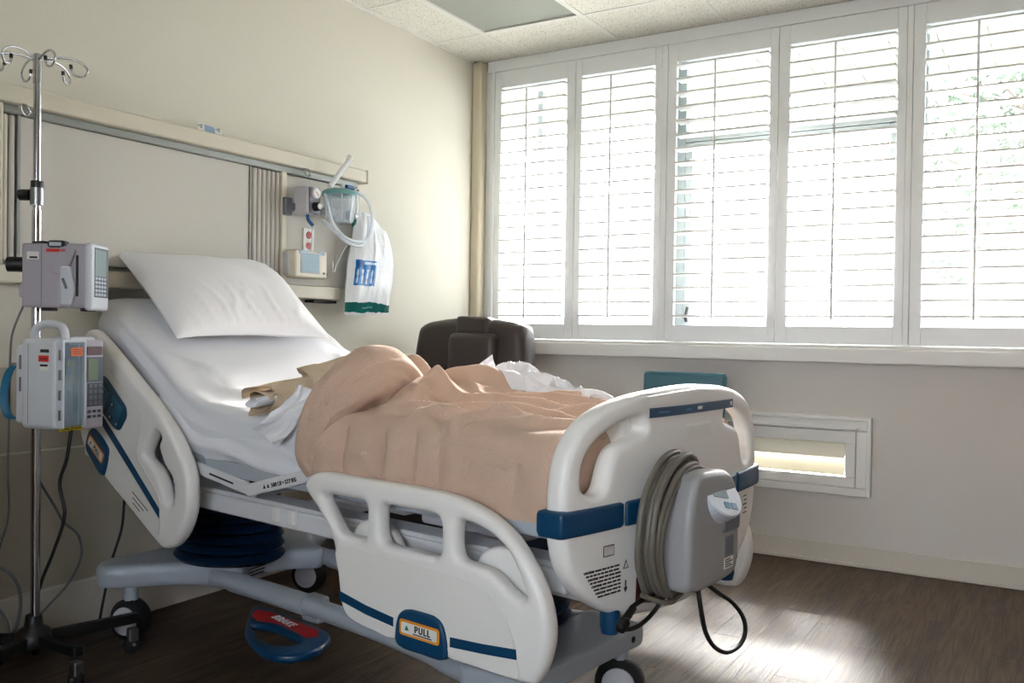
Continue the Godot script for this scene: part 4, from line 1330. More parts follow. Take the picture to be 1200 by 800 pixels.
func blanket(nz: FastNoiseLite) -> void:
	var bl := thing("blanket", "tan pink woven blanket, thrown back and rumpled over the foot of the bed", "blanket", BED_AT, BED_TURN)
	var g := G.new()
	var TOP := 0.84
	var f := func(u, v):
		# u: head edge (0) to foot (1); v: far edge (0) to the near hem (1)
		var w: float = v * (TOP + 0.19)
		var z: float = -0.40 + w
		var x0: float = lerp(-0.965, -0.875, smoothstep(0.08, 0.18, z))
		var x: float = lerp(x0, -0.030, u)
		if w < TOP - 0.04:
			var h := _blanket_h(x, z, nz)
			# the rim settles on the mattress at the head and far edges
			var rim: float = max(smoothstep(0.0, 0.05, u), smoothstep(0.10, 0.16, z))
			h = lerpf(0.889, h, sqrt(rim))
			h = lerpf(0.889, h, smoothstep(0.0, 0.07, v))
			h -= 0.020 * pow(smoothstep(0.97, 1.0, u), 2.0)
			return Vector3(x, h, z)
		# turn over the near edge and hang
		var t: float = (w - (TOP - 0.04)) / 0.23
		var y0 := _blanket_h(x, 0.40, nz)
		y0 -= 0.020 * pow(smoothstep(0.97, 1.0, u), 2.0)
		var r := 0.050
		var full := 0.26 * (y0 - 0.715) / 0.17
		var drop: float = t * full
		var a: float = min(drop / (r * PI * 0.5), 1.0)
		var bulge := 0.018 * sin(PI * clampf(t, 0.0, 1.0))
		var folds: float = (0.062 * (pow(abs(sin(x * 27.0 + 1.6 * nz.get_noise_2d(x * 3.0, 7.0) + t * 0.9)), 0.75) - 0.45) + 0.010 * nz.get_noise_2d(x * 7.0, t)) * (0.15 + 0.85 * smoothstep(-0.30, -0.62, x)) * smoothstep(0.05, 0.55, t)
		var zz := 0.40 + sin(a * PI * 0.5) * r + bulge + folds
		var bottom := 0.708 + 0.006 * sin(x * 7.0)
		var yy := y0 - (1.0 - cos(a * PI * 0.5)) * r
		if a >= 1.0: yy = lerpf(y0 - r, bottom, (drop - r * PI * 0.5) / max(0.001, full - r * PI * 0.5))
		# lower part tucks back to the deck
		zz = lerpf(zz, max(zz, 0.458), smoothstep(0.6, 1.0, t))
		return Vector3(x, yy, zz)
	g.sheet(190, 170, f)
	part(bl, "cover", g.mesh(), M.blanket_cloth)
	# end of the blanket dropping behind the footboard
	var fd := G.new()
	var fdf := func(u, v):
		var z: float = lerp(-0.40, 0.445, u)
		var y0: float = _blanket_h(-0.035, min(z, 0.40), nz) - 0.022
		return Vector3(-0.031 + 0.014 * sin(v * PI) + 0.005 * nz.get_noise_2d(u * 6.0, v * 2.0), lerp(y0 - 0.03 * smoothstep(0.93, 1.0, u), 0.735, v), z)
	fd.sheet(60, 16, fdf, true)
	part(bl, "foot_drop", fd.mesh(), M.blanket_cloth)
	# thick fold thrown back: climbs the near side, arches over the top and dies out in the middle
	var tf := G.new()
	var tp := smooth3(V3([-0.850, 0.735, 0.440, -0.868, 0.79, 0.452, -0.850, 0.851, 0.452, -0.828, 0.911, 0.435, -0.815, 0.955, 0.385, -0.825, 0.985, 0.31, -0.832, 0.985, 0.22, -0.830, 0.955, 0.145, -0.815, 0.915, 0.085]), 8)
	var tr := [0.040, 0.052, 0.058, 0.062, 0.072, 0.090, 0.088, 0.070, 0.040]
	var tff := func(u, v):
		var q: float = u * (tp.size() - 1)
		var i: int = min(int(q), tp.size() - 2)
		var c: Vector3 = (tp[i] as Vector3).lerp(tp[i + 1], q - i)
		var d: Vector3 = ((tp[i + 1] as Vector3) - (tp[i] as Vector3)).normalized()
		var sd := Vector3.RIGHT
		sd = (sd - d * sd.dot(d)).normalized()
		var up := sd.cross(d)
		var rq: float = u * (tr.size() - 1)
		var ri: int = min(int(rq), tr.size() - 2)
		var r: float = lerp(tr[ri], tr[ri + 1], rq - ri)
		var a: float = v * TAU
		# lengthwise creases that fan out up the fold
		var cr: float = pow(abs(sin(a * 1.5 + u * 2.6 + 0.9)), 0.55)
		var cr2: float = pow(abs(sin(a * 2.5 - u * 3.4 + 0.3)), 0.5)
		r *= 0.72 + 0.26 * cr + 0.12 * cr2 * smoothstep(0.15, 0.5, u) + 0.10 * nz.get_noise_2d(cos(a) * 1.5, u * 3.0 + sin(a))
		return c + up * sin(a) * r + sd * cos(a) * r * 1.08
	tf.sheet(90, 60, tff, true)
	part(bl, "thrown_fold", tf.mesh(), M.blanket_cloth)
	# rolled head edge: flattened roll lying across the mattress, open at its near end
	var fold := G.new()
	var path := smooth3(V3([-1.160, 0.908, 0.438, -1.115, 0.922, 0.375, -1.05, 0.945, 0.325, -0.97, 0.965, 0.28, -0.88, 0.975, 0.21]), 6)
	var ff := func(u, v):
		var q: float = u * (path.size() - 1)
		var i: int = min(int(q), path.size() - 2)
		var c: Vector3 = (path[i] as Vector3).lerp(path[i + 1], q - i)
		# spiral of cloth, one and a half turns
		var a: float = -v * TAU * 1.45 + 2.6
		var k: float = 1.0 - 0.42 * v
		var edge: float = 1.0 - smoothstep(0.0, 0.10, u)
		var n: float = nz.get_noise_2d(v * 5.0, u * 1.8) * 0.010 + edge * 0.0025 * sin(v * 30.0)
		var ra: float = lerp(0.098, 0.064, u) * k + n
		var rb: float = lerp(0.048, 0.054, u) * k + n * 0.7
		var ax := Vector3(0.93, 0.22, 0.10)
		var ay := Vector3(-0.15, 1.0, 0.05)
		return c + ax * cos(a) * ra + ay * sin(a) * rb + Vector3(-0.010, 0, 0.014) * edge * sin(v * 17.0)
	fold.sheet(46, 110, ff, true)
	part(bl, "rolled_edge", fold.mesh(), M.blanket_back)
	# outer turn of the roll, next to the thrown fold
	var f2 := G.new()
	var f2f := func(u, v):
		var c := Vector3(-1.005, 0.962, 0.385).lerp(Vector3(-0.83, 1.012, 0.22), u)
		var a: float = -v * TAU * 1.06 + 2.2
		var r: float = 0.052 + 0.014 * sin(u * PI * 0.7) + 0.006 * nz.get_noise_2d(v * 4.0, u * 3.0)
		var edge: float = 1.0 - smoothstep(0.0, 0.14, u)
		return c + Vector3(0.88, 0.2, 0.42) * cos(a) * r * 1.15 + Vector3(-0.15, 1.0, 0.0) * sin(a) * r + Vector3(-0.01, 0, 0.012) * edge * sin(v * 13.0)
	f2.sheet(34, 50, f2f, true)
	part(bl, "turned_fold", f2.mesh(), M.blanket_back)
	# wad of sheet inside the roll, and a tail hanging on the near side
	var sh := thing("drawn_sheet", "strip of white sheet hanging out of the rolled blanket edge", "sheet", BED_AT, BED_TURN)
	var wad := G.new()
	var f8 := func(u, v):
		var c := Vector3(-1.170, 0.905, 0.446).lerp(Vector3(-1.03, 0.945, 0.33), u)
		var a: float = v * TAU
		var r: float = 0.014 + 0.004 * nz.get_noise_2d(u * 4.0, v * 3.0)
		return c + Vector3(-0.15, 1, 0) * sin(a) * r + Vector3(0.93, 0.22, 0.1) * cos(a) * r * 2.6
	wad.sheet(26, 22, f8, true)
	part(sh, "wad", wad.mesh(), M.sheet_cloth)
	var tail := G.new()
	var f9 := func(u, v):
		var a := Vector3(-0.985, 0.970, 0.415).lerp(Vector3(-0.90, 0.955, 0.425), u)
		var m := Vector3(-1.00, 0.895, 0.462).lerp(Vector3(-0.88, 0.875, 0.474), u)
		var b := Vector3(-1.15, 0.832, 0.458).lerp(Vector3(-1.01, 0.795, 0.470), u)
		var p: Vector3 = a.lerp(m, v).lerp(m.lerp(b, v), v)
		var k: float = nz.get_noise_2d(u * 1.6 + v * 0.8, v * 0.9)
		return p + Vector3(0.004, 0.002, 0.012) * (1.0 - abs(k) * 2.0) + Vector3(0.008, 0, 0) * sin(v * 7.0 + u * 2.0)
	tail.sheet(30, 60, f9)
	part(sh, "tail", tail.mesh(), M.thin_sheet)

# ------------------------------------------------------------------ chairs
func chairs() -> void:
	# recliner between the bed and the window
	var t := thing("recliner", "dark brown leather recliner with a head cushion, below the shutters", "armchair", Vector3(0.455, 0, 0.70), deg_to_rad(2.0))
	var bo := curve2(V2([-0.37, 0.42, -0.365, 0.80, -0.345, 1.10, -0.31, 1.165, -0.22, 1.19, -0.05, 1.205, 0.15, 1.195, 0.27, 1.175, 0.325, 1.12, 0.35, 0.80, 0.36, 0.42]), 4)
	var bb := Basis(Vector3.RIGHT, deg_to_rad(-6.0))
	part(t, "backrest", molded(bo, [], 0.085, 0.065, 0.016), M.brown_leather, Transform3D(bb, Vector3(0, 0, 0.11)))
	part(t, "head_cushion", molded(rounded(V2([-0.10, 0.90, 0.19, 0.90, 0.185, 1.125, -0.105, 1.13]), 0.05), [], 0.06, 0.045, 0.014), M.brown_leather, Transform3D(bb, Vector3(0.0, 0, 0.19)))
	part(t, "head_strap", molded(rounded(V2([-0.085, 1.10, 0.13, 1.10, 0.12, 1.203, -0.085, 1.210]), 0.02), [], 0.098, 0.03, 0.014), M.brown_leather, Transform3D(bb, Vector3(0.0, 0, 0.11)))
	part(t, "seat", bx(Vector3(0, 0.40, 0.42), Vector3(0.54, 0.18, 0.56), 0.05, 2), M.brown_leather)
	for s in [-1.0, 1.0]:
		part(t, "arm", bx(Vector3(s * 0.325, 0.40, 0.40), Vector3(0.11, 0.44, 0.66), 0.045, 2), M.brown_leather)
	part(t, "footrest", bx(Vector3(0, 0.25, 0.70), Vector3(0.53, 0.26, 0.06), 0.025, 2), M.brown_leather)
	part(t, "base", bx(Vector3(0, 0.09, 0.36), Vector3(0.60, 0.18, 0.55), 0.01, 1), M.dark)
	# visitor's chair behind the footboard
	var c := thing("side_chair", "teal vinyl side chair standing behind the footboard", "chair", Vector3(1.48, 0, 0.30), deg_to_rad(3.0))
	var cb := rounded(V2([-0.205, 0.56, 0.205, 0.56, 0.212, 0.945, -0.212, 0.945]), 0.02)
	part(c, "backrest", molded(cb, [], 0.026, 0.02, 0.010), M.teal_vinyl, Transform3D(Basis(Vector3.RIGHT, deg_to_rad(-5.0)), Vector3(0, 0, 0.14)))
	part(c, "seat", bx(Vector3(0, 0.43, 0.32), Vector3(0.44, 0.07, 0.44), 0.025, 2), M.teal_vinyl)
	for sx in [-1.0, 1.0]:
		part(c, "leg", tb(V3([sx * 0.21, 0.0, 0.52, sx * 0.21, 0.42, 0.50]), 0.012, 10), M.steel)
		part(c, "leg", tb(smooth3(V3([sx * 0.21, 0.0, 0.07, sx * 0.21, 0.40, 0.10, sx * 0.21, 0.62, 0.082])), 0.012, 10), M.steel)

# added out of view on the left to shade the foot of the headwall
func shade_cabinet() -> void:
	var t := thing("shade_cabinet", "low wooden cabinet added out of view to shade the lower headwall", "cabinet", Vector3(0.30, 0, 3.72))
	part(t, "body", bx(Vector3(0, 0.46, 0), Vector3(0.54, 0.84, 0.56), 0.006, 1), M.cabinet_wood)
	part(t, "top", bx(Vector3(0, 0.895, 0), Vector3(0.57, 0.03, 0.60), 0.008, 2), M.cabinet_wood)
	part(t, "plinth", bx(Vector3(-0.01, 0.02, 0), Vector3(0.48, 0.04, 0.50)), M.dark)
	for k in 3:
		var d := part(t, "drawer", bx(Vector3(0.276, 0.19 + k * 0.265, 0), Vector3(0.016, 0.25, 0.53), 0.004, 1), M.cabinet_wood)
		part(d, "handle", tb(smooth3(V3([0.284, 0.24 + k * 0.265, -0.06, 0.306, 0.24 + k * 0.265, -0.05, 0.306, 0.24 + k * 0.265, 0.05, 0.284, 0.24 + k * 0.265, 0.06])), 0.005, 8), M.steel)

# unseen, added on the right to block fill light from the shuttered wall's end
func shade_wardrobe() -> void:
	var t := thing("shade_wardrobe", "tall wooden wardrobe added out of view to shade the end of the shuttered wall", "shade_wardrobe", Vector3(3.89, 0, 1.85))
	part(t, "body", bx(Vector3(0, 1.12, 0), Vector3(0.78, 2.16, 1.2), 0.006, 1), M.cabinet_wood)
	part(t, "plinth", bx(Vector3(0.02, 0.02, 0), Vector3(0.72, 0.04, 1.14)), M.dark)
	for s in [-1.0, 1.0]:
		var d := part(t, "door", bx(Vector3(-0.40, 1.12, s * 0.298), Vector3(0.020, 2.12, 0.590), 0.004, 1), M.cabinet_wood)
		part(d, "handle", tb(smooth3(V3([-0.41, 1.18, s * 0.05, -0.435, 1.17, s * 0.05, -0.435, 1.03, s * 0.05, -0.41, 1.02, s * 0.05])), 0.006, 8), M.steel)

# ------------------------------------------------------------------ headwall unit and what hangs on it
func headwall() -> void:
	var t := thing("headwall_unit", "long beige medical headwall unit on the wall behind the bed", "headwall", Vector3(0, 1.27, 2.4))
	var o := Vector3(0, -1.27, -2.4)
	var z1 := 3.75
	part(t, "top_rail", bx(o + Vector3(0.045, 1.899, (1.16 + z1) / 2), Vector3(0.09, 0.063, z1 - 1.16), 0.008, 2), M.unit_cream)
	part(t, "rail_end_cap", bx(o + Vector3(0.046, 1.899, 1.152), Vector3(0.094, 0.068, 0.018), 0.006, 2), M.unit_cream)
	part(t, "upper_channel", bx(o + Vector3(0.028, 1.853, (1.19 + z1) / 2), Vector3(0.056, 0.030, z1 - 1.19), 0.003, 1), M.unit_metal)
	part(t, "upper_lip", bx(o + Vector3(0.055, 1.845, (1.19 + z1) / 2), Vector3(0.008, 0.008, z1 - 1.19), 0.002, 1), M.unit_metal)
	part(t, "lower_rail", bx(o + Vector3(0.040, 1.302, (1.33 + z1) / 2), Vector3(0.08, 0.062, z1 - 1.33), 0.008, 2), M.unit_cream)
	part(t, "wide_panel", bx(o + Vector3(0.024, 1.596, 2.397), Vector3(0.040, 0.484, 1.02), 0.003, 1), M.unit_panel)
	part(t, "panel_edge", bx(o + Vector3(0.030, 1.592, 2.912), Vector3(0.058, 0.492, 0.012), 0.003, 1), M.unit_metal)
	part(t, "panel_edge", bx(o + Vector3(0.026, 1.592, 1.886), Vector3(0.050, 0.492, 0.010), 0.003, 1), M.unit_metal)
	part(t, "wide_panel", bx(o + Vector3(0.024, 1.596, 3.38), Vector3(0.040, 0.484, 0.70), 0.003, 1), M.unit_panel)
	# ribbed tambour strip
	part(t, "tambour_back", bx(o + Vector3(0.015, 1.59, 1.80), Vector3(0.03, 0.50, 0.165)), M.unit_rib)
	for k in 6:
		part(t, "tambour_rib", bx(o + Vector3(0.044, 1.59, 1.868 - k * 0.0268), Vector3(0.032, 0.488, 0.0215), 0.008, 2), M.unit_rib)
	part(t, "column_cover", bx(o + Vector3(0.036, 1.59, 1.701), Vector3(0.062, 0.50, 0.032), 0.006, 2), M.unit_cream)
	for k in 2:
		part(t, "tambour_rib", bx(o + Vector3(0.040, 1.59, 2.938 + k * 0.024), Vector3(0.05, 0.488, 0.018), 0.007, 2), M.unit_rib if k == 0 else M.unit_cream)
	part(t, "column_cover", bx(o + Vector3(0.042, 1.575, 3.00), Vector3(0.074, 0.58, 0.05), 0.007, 2), M.unit_cream)
	part(t, "service_panel", bx(o + Vector3(0.024, 1.585, 1.435), Vector3(0.044, 0.50, 0.495), 0.003, 1), M.unit_panel)
	part(t, "edge_channel", bx(o + Vector3(0.030, 1.585, 1.186), Vector3(0.060, 0.50, 0.012), 0.003, 1), M.unit_metal)
	part(t, "edge_channel", bx(o + Vector3(0.030, 1.585, 1.204), Vector3(0.052, 0.50, 0.016), 0.003, 1), M.unit_rib)
	part(t, "wall_bracket", bx(o + Vector3(0.03, 1.262, 1.42), Vector3(0.06, 0.012, 0.16), 0.003, 1), M.dark)
	part(t, "screw_plug", lt([Vector2(0, 0.003), Vector2(0.006, 0.002), Vector2(0.007, 0)], o + Vector3(0.046, 1.395, 1.402), basis_y(Vector3.RIGHT), 10), M.black_plastic)
	for z in [1.595, 2.915]:
		part(t, "hook", tb(smooth3([o + Vector3(0.06, 1.872, z), o + Vector3(0.10, 1.866, z), o + Vector3(0.108, 1.845, z - 0.012), o + Vector3(0.10, 1.832, z), o + Vector3(0.105, 1.845, z + 0.018), o + Vector3(0.11, 1.860, z + 0.024)], 5), 0.004, 8), M.chrome)
	# card lying on the rail
	var st := thing("card", "small printed card leaning on top of the headwall rail", "card", Vector3(0.055, 1.931, 2.113))
	var tb_ := Basis(Vector3(0, 0, 1), deg_to_rad(12.0)) * Basis(Vector3.RIGHT, deg_to_rad(-4.0))
	part(st, "card_stock", bx(Vector3(0, 0.018, 0), Vector3(0.002, 0.036, 0.125), 0.0, 0, tb_), M.label_white)
	part(st, "card_print", bx(Vector3(0.0012, 0.018, 0.002), Vector3(0.001, 0.030, 0.052), 0.0, 0, tb_), M.sticker_blue)
	for k in 5:
		for z in [-0.045, 0.046]:
			part(st, "card_print", bx(Vector3(0.0012, 0.007 + k * 0.0055, z + (k % 2) * 0.006), Vector3(0.001, 0.003, 0.022 - (k % 3) * 0.005), 0.0, 0, tb_), M.pump_dark_grey)

func wall_equipment() -> void:
	var RX := basis_y(Vector3.RIGHT)
	# wall switch plate
	var sw := thing("wall_switch", "white switch plate on the cream wall beside the headwall unit", "switch", Vector3(0, 1.655, 1.045))
	part(sw, "plate", bx(Vector3(0.006, 0, 0), Vector3(0.012, 0.112, 0.072), 0.004, 2), M.switch_white)
	part(sw, "rocker", bx(Vector3(0.014, 0, 0), Vector3(0.008, 0.066, 0.032), 0.003, 2), M.switch_white)
	for s in [-1, 1]: part(sw, "screw", lt([Vector2(0, 0.002), Vector2(0.003, 0.001), Vector2(0.003, 0)], Vector3(0.012, s * 0.045, 0), RX, 8), M.steel)
	# red outlets
	var ou := thing("outlet", "white outlet plate with two red emergency sockets", "outlet", Vector3(0.046, 1.546, 1.53))
	part(ou, "plate", bx(Vector3(0.004, 0, 0), Vector3(0.008, 0.112, 0.070), 0.003, 2), M.switch_white)
	for s in [-1, 1]:
		var r := part(ou, "socket", lt([Vector2(0, 0.005), Vector2(0.016, 0.004), Vector2(0.0175, 0.0)], Vector3(0.008, s * 0.025, 0), RX, 16), M.outlet_red)
		for q in [-1, 1]: part(r, "slot", bx(Vector3(0.0125, s * 0.025 + 0.003, q * 0.006), Vector3(0.002, 0.009, 0.003)), M.dark)
	# small monitor
	var mo := thing("wall_monitor", "small beige bedside monitor with a blank blue-grey screen", "monitor", Vector3(0.046, 1.365, 1.59))
	part(mo, "case", bx(Vector3(0.045, 0.062, 0), Vector3(0.085, 0.124, 0.205), 0.010, 2), M.monitor_beige)
	part(mo, "side_clip", bx(Vector3(0.025, 0.06, 0.108), Vector3(0.05, 0.10, 0.016), 0.004, 2), M.regulator_grey)
	part(mo, "screen_frame", bx(Vector3(0.0885, 0.068, 0.012), Vector3(0.004, 0.096, 0.125), 0.002, 1), M.regulator_grey)
	part(mo, "screen", bx(Vector3(0.090, 0.068, 0.012), Vector3(0.003, 0.086, 0.112), 0.001, 1), M.lcd_off)
	part(mo, "button", lt([Vector2(0, 0.004), Vector2(0.006, 0.003), Vector2(0.006, 0)], Vector3(0.0875, 0.025, -0.078), RX, 12), M.pump_dark_grey)
	for q in [[0.055, 0.06], [-0.06, 0.04]]:
		part(mo, "sticker", bx(Vector3(0.0885, 0.116, q[0]), Vector3(0.0014, 0.014, q[1])), M.sticker_blue)
	# suction regulator
	var rg := thing("suction_regulator", "grey suction regulator with a round dial and black knob", "regulator", Vector3(0.046, 1.655, 1.655))
	part(rg, "body", bx(Vector3(0.085, 0.058, -0.03), Vector3(0.085, 0.125, 0.085), 0.010, 2), M.regulator_grey)
	part(rg, "front_plate", bx(Vector3(0.130, 0.058, -0.032), Vector3(0.006, 0.120, 0.070), 0.003, 2), M.pump_dark_grey)
	part(rg, "wall_adapter", tb(V3([0.0, 0.03, 0.02, 0.05, 0.03, 0.0]), 0.02, 12), M.pump_dark_grey)
	part(rg, "adapter_block", bx(Vector3(0.02, 0.03, 0.035), Vector3(0.04, 0.08, 0.045), 0.006, 2), M.scd_dark)
	var di := part(rg, "dial", lt([Vector2(0, 0.012), Vector2(0.022, 0.012), Vector2(0.026, 0.009), Vector2(0.027, 0.0)], Vector3(0.133, 0.090, -0.032), RX, 24), M.regulator_grey)
	part(di, "dial_face", lt([Vector2(0, 0.0015), Vector2(0.0205, 0.001), Vector2(0.0205, 0)], Vector3(0.1452, 0.090, -0.032), RX, 24), M.gauge_face)
	part(di, "needle", bx(Vector3(0.1475, 0.088, -0.032), Vector3(0.001, 0.026, 0.002), 0.0, 0, Basis(Vector3.RIGHT, 0.8)), M.ink)
	var kn := part(rg, "knob", lt([Vector2(0, 0.028), Vector2(0.016, 0.027), Vector2(0.018, 0.024), Vector2(0.021, 0.002), Vector2(0.021, 0)], Vector3(0.133, 0.030, -0.034), RX, 20), M.black_plastic)
	part(kn, "knob_cap", lt([Vector2(0, 0.003), Vector2(0.013, 0.002), Vector2(0.014, 0)], Vector3(0.161, 0.030, -0.034), RX, 16), M.switch_white)
	part(rg, "blue_nipple", tb(smooth3(V3([0.10, -0.004, -0.02, 0.105, -0.03, -0.02, 0.12, -0.055, -0.035])), 0.008, 10), M.cap_blue)
	# suction canister in its ring, with coiled tubing
	var ca := thing("suction_canister", "clear suction canister with a teal lid and a blue cap", "canister", Vector3(0.15, 1.632, 1.428))
	part(ca, "jar", lt([Vector2(0, 0.0), Vector2(0.055, 0.0), Vector2(0.062, 0.008), Vector2(0.078, 0.135), Vector2(0.075, 0.135), Vector2(0.059, 0.012), Vector2(0.052, 0.004), Vector2(0, 0.004)], Vector3.ZERO, Basis.IDENTITY, 28), M.clear_plastic)
	part(ca, "lid", lt([Vector2(0, 0.163), Vector2(0.05, 0.162), Vector2(0.078, 0.152), Vector2(0.084, 0.145), Vector2(0.084, 0.130), Vector2(0.080, 0.130), Vector2(0.079, 0.142), Vector2(0, 0.150)], Vector3.ZERO, Basis.IDENTITY, 28), M.teal_lid)
	part(ca, "cap", bx(Vector3(0.01, 0.178, -0.055), Vector3(0.026, 0.022, 0.058), 0.009, 2), M.cap_blue)
	part(ca, "port", tb(V3([0, 0.15, -0.02, 0, 0.19, -0.02]), 0.012, 10), M.frosted_plastic)
	for k in 9:
		var a := TAU * k / 9.0
		part(ca, "rib", tb([Vector3(cos(a) * 0.062, 0.01, sin(a) * 0.062), Vector3(cos(a) * 0.077, 0.128, sin(a) * 0.077)], 0.003, 6), M.clear_tube)
	part(ca, "holder", bx(Vector3(-0.075, 0.06, 0), Vector3(0.06, 0.04, 0.05), 0.006, 2), M.regulator_grey)
	var tu := thing("suction_tubing", "loop of clear suction tubing hanging round the canister", "tubing", Vector3(0.15, 1.60, 1.43))
	part(tu, "tube", tb(smooth3(V3([0.02, 0.15, 0.12, 0.06, 0.10, 0.145, 0.075, 0.02, 0.13, 0.085, -0.04, 0.06, 0.09, -0.055, -0.03, 0.085, -0.03, -0.11, 0.08, 0.06, -0.145, 0.05, 0.16, -0.14, 0.0, 0.20, -0.09]), 7), 0.0085, 10), M.clear_tube)
	part(tu, "tube", tb(smooth3(V3([0.03, 0.03, 0.145, 0.07, -0.02, 0.11, 0.085, -0.065, 0.03, 0.085, -0.07, -0.06, 0.07, -0.01, -0.13, 0.05, 0.08, -0.15]), 7), 0.0085, 10), M.clear_tube)
	part(tu, "thin_line", tb(smooth3(V3([-0.02, 0.015, 0.155, -0.03, -0.06, 0.15, -0.05, -0.14, 0.14, -0.04, -0.22, 0.13]), 6), 0.003, 8), M.clear_tube)
	part(tu, "thin_line", tb(smooth3(V3([0.05, -0.06, -0.02, 0.0, -0.10, -0.03, -0.03, -0.16, -0.02, -0.03, -0.20, 0.0, -0.02, -0.14, 0.02]), 6), 0.003, 8), M.clear_tube)
	var wa := thing("suction_wand", "white suction wand in a frosted sleeve slanting up across the rail", "wand", Vector3(0.17, 1.79, 1.52))
	var wl := smooth3(V3([0, 0, 0, 0.003, 0.045, -0.04, 0.006, 0.09, -0.078, 0.008, 0.128, -0.112, 0.009, 0.150, -0.125]), 5)
	part(wa, "sleeve", tb(wl, 0.0125, 12), M.frosted_plastic)
	part(wa, "tip", tb(V3([0.008, 0.142, -0.120, 0.010, 0.162, -0.132]), 0.015, 10), M.switch_white)
	# oxygen flowmeter
	var fl := thing("oxygen_flowmeter", "oxygen flowmeter with a clear tube and a black valve knob", "flowmeter", Vector3(0.046, 1.68, 1.285))
	part(fl, "adapter", bx(Vector3(0.03, 0.01, 0.035), Vector3(0.06, 0.055, 0.05), 0.006, 2), M.switch_white)
	part(fl, "adapter_label", bx(Vector3(0.061, 0.018, 0.035), Vector3(0.002, 0.018, 0.03)), M.valve_green)
	part(fl, "valve_body", tb(V3([0.07, 0.005, 0.04, 0.07, 0.005, -0.03]), 0.014, 12), M.chrome)
	part(fl, "quick_connect", tb(V3([0.05, 0.005, 0.03, 0.085, 0.005, 0.03]), 0.024, 14), M.black_plastic)
	part(fl, "valve_knob", tb(V3([0.07, 0.005, -0.03, 0.07, 0.005, -0.058]), 0.017, 12), M.black_plastic)
	part(fl, "flow_tube", tb(V3([0.07, 0.015, -0.012, 0.07, 0.125, -0.012]), 0.013, 12), M.frosted_plastic)
	part(fl, "nut", lt([Vector2(0, -0.05), Vector2(0.006, -0.05), Vector2(0.015, -0.012), Vector2(0.015, 0.0), Vector2(0, 0.0)], Vector3(0.07, -0.008, 0.0), Basis.IDENTITY, 12), M.valve_green)
	# plastic bag of supplies
	var bg := thing("supply_bag", "clear white plastic bag with blue print and a teal bottom seam", "bag", Vector3(0.12, 1.205, 1.17))
	var nz := FastNoiseLite.new()
	nz.seed = 15; nz.frequency = 1.0
	var g := G.new()
	for side in [1.0, -1.0]:
		var f := func(u, v):
			# u across, v down from the tied neck
			var w: float = lerp(0.125, 0.168, smoothstep(0.0, 0.5, v))
			var z: float = -(u * 2.0 - 1.0) * w - 0.012 * sin(v * 5.0)
			var y: float = 0.47 * (1.0 - v) + 0.012 * nz.get_noise_2d(u * 3.0, v) * v - 0.02 * (u - 0.5) * (1.0 - v)
			if v < 0.2: y += 0.03 * sin(u * 5.0) * (0.2 - v) / 0.2
			var puff: float = pow(max(0.0, 1.0 - pow(abs(u * 2.0 - 1.0), 2.4)), 0.6) * (0.010 + 0.045 * pow(sin(PI * clampf(v * 0.96 + 0.02, 0, 1)), 0.7))
			var fold: float = 0.008 * pow(1.0 - abs(nz.get_noise_2d(u * 2.6 + v * 0.7, v * 0.8)), 6.0) * (1.0 - 0.6 * v) + 0.006 * nz.get_noise_2d(u * 3.0, v * 1.6)
			return Vector3(side * puff + fold, y, z)
		g.sheet(44, 60, f, side < 0.0)
	part(bg, "film", g.mesh(), M.bag_film)
	part(bg, "neck_tie", tb(smooth3(V3([-0.05, 0.50, 0.09, -0.01, 0.47, 0.06, 0.0, 0.44, 0.03])), 0.004, 8), M.frosted_plastic)

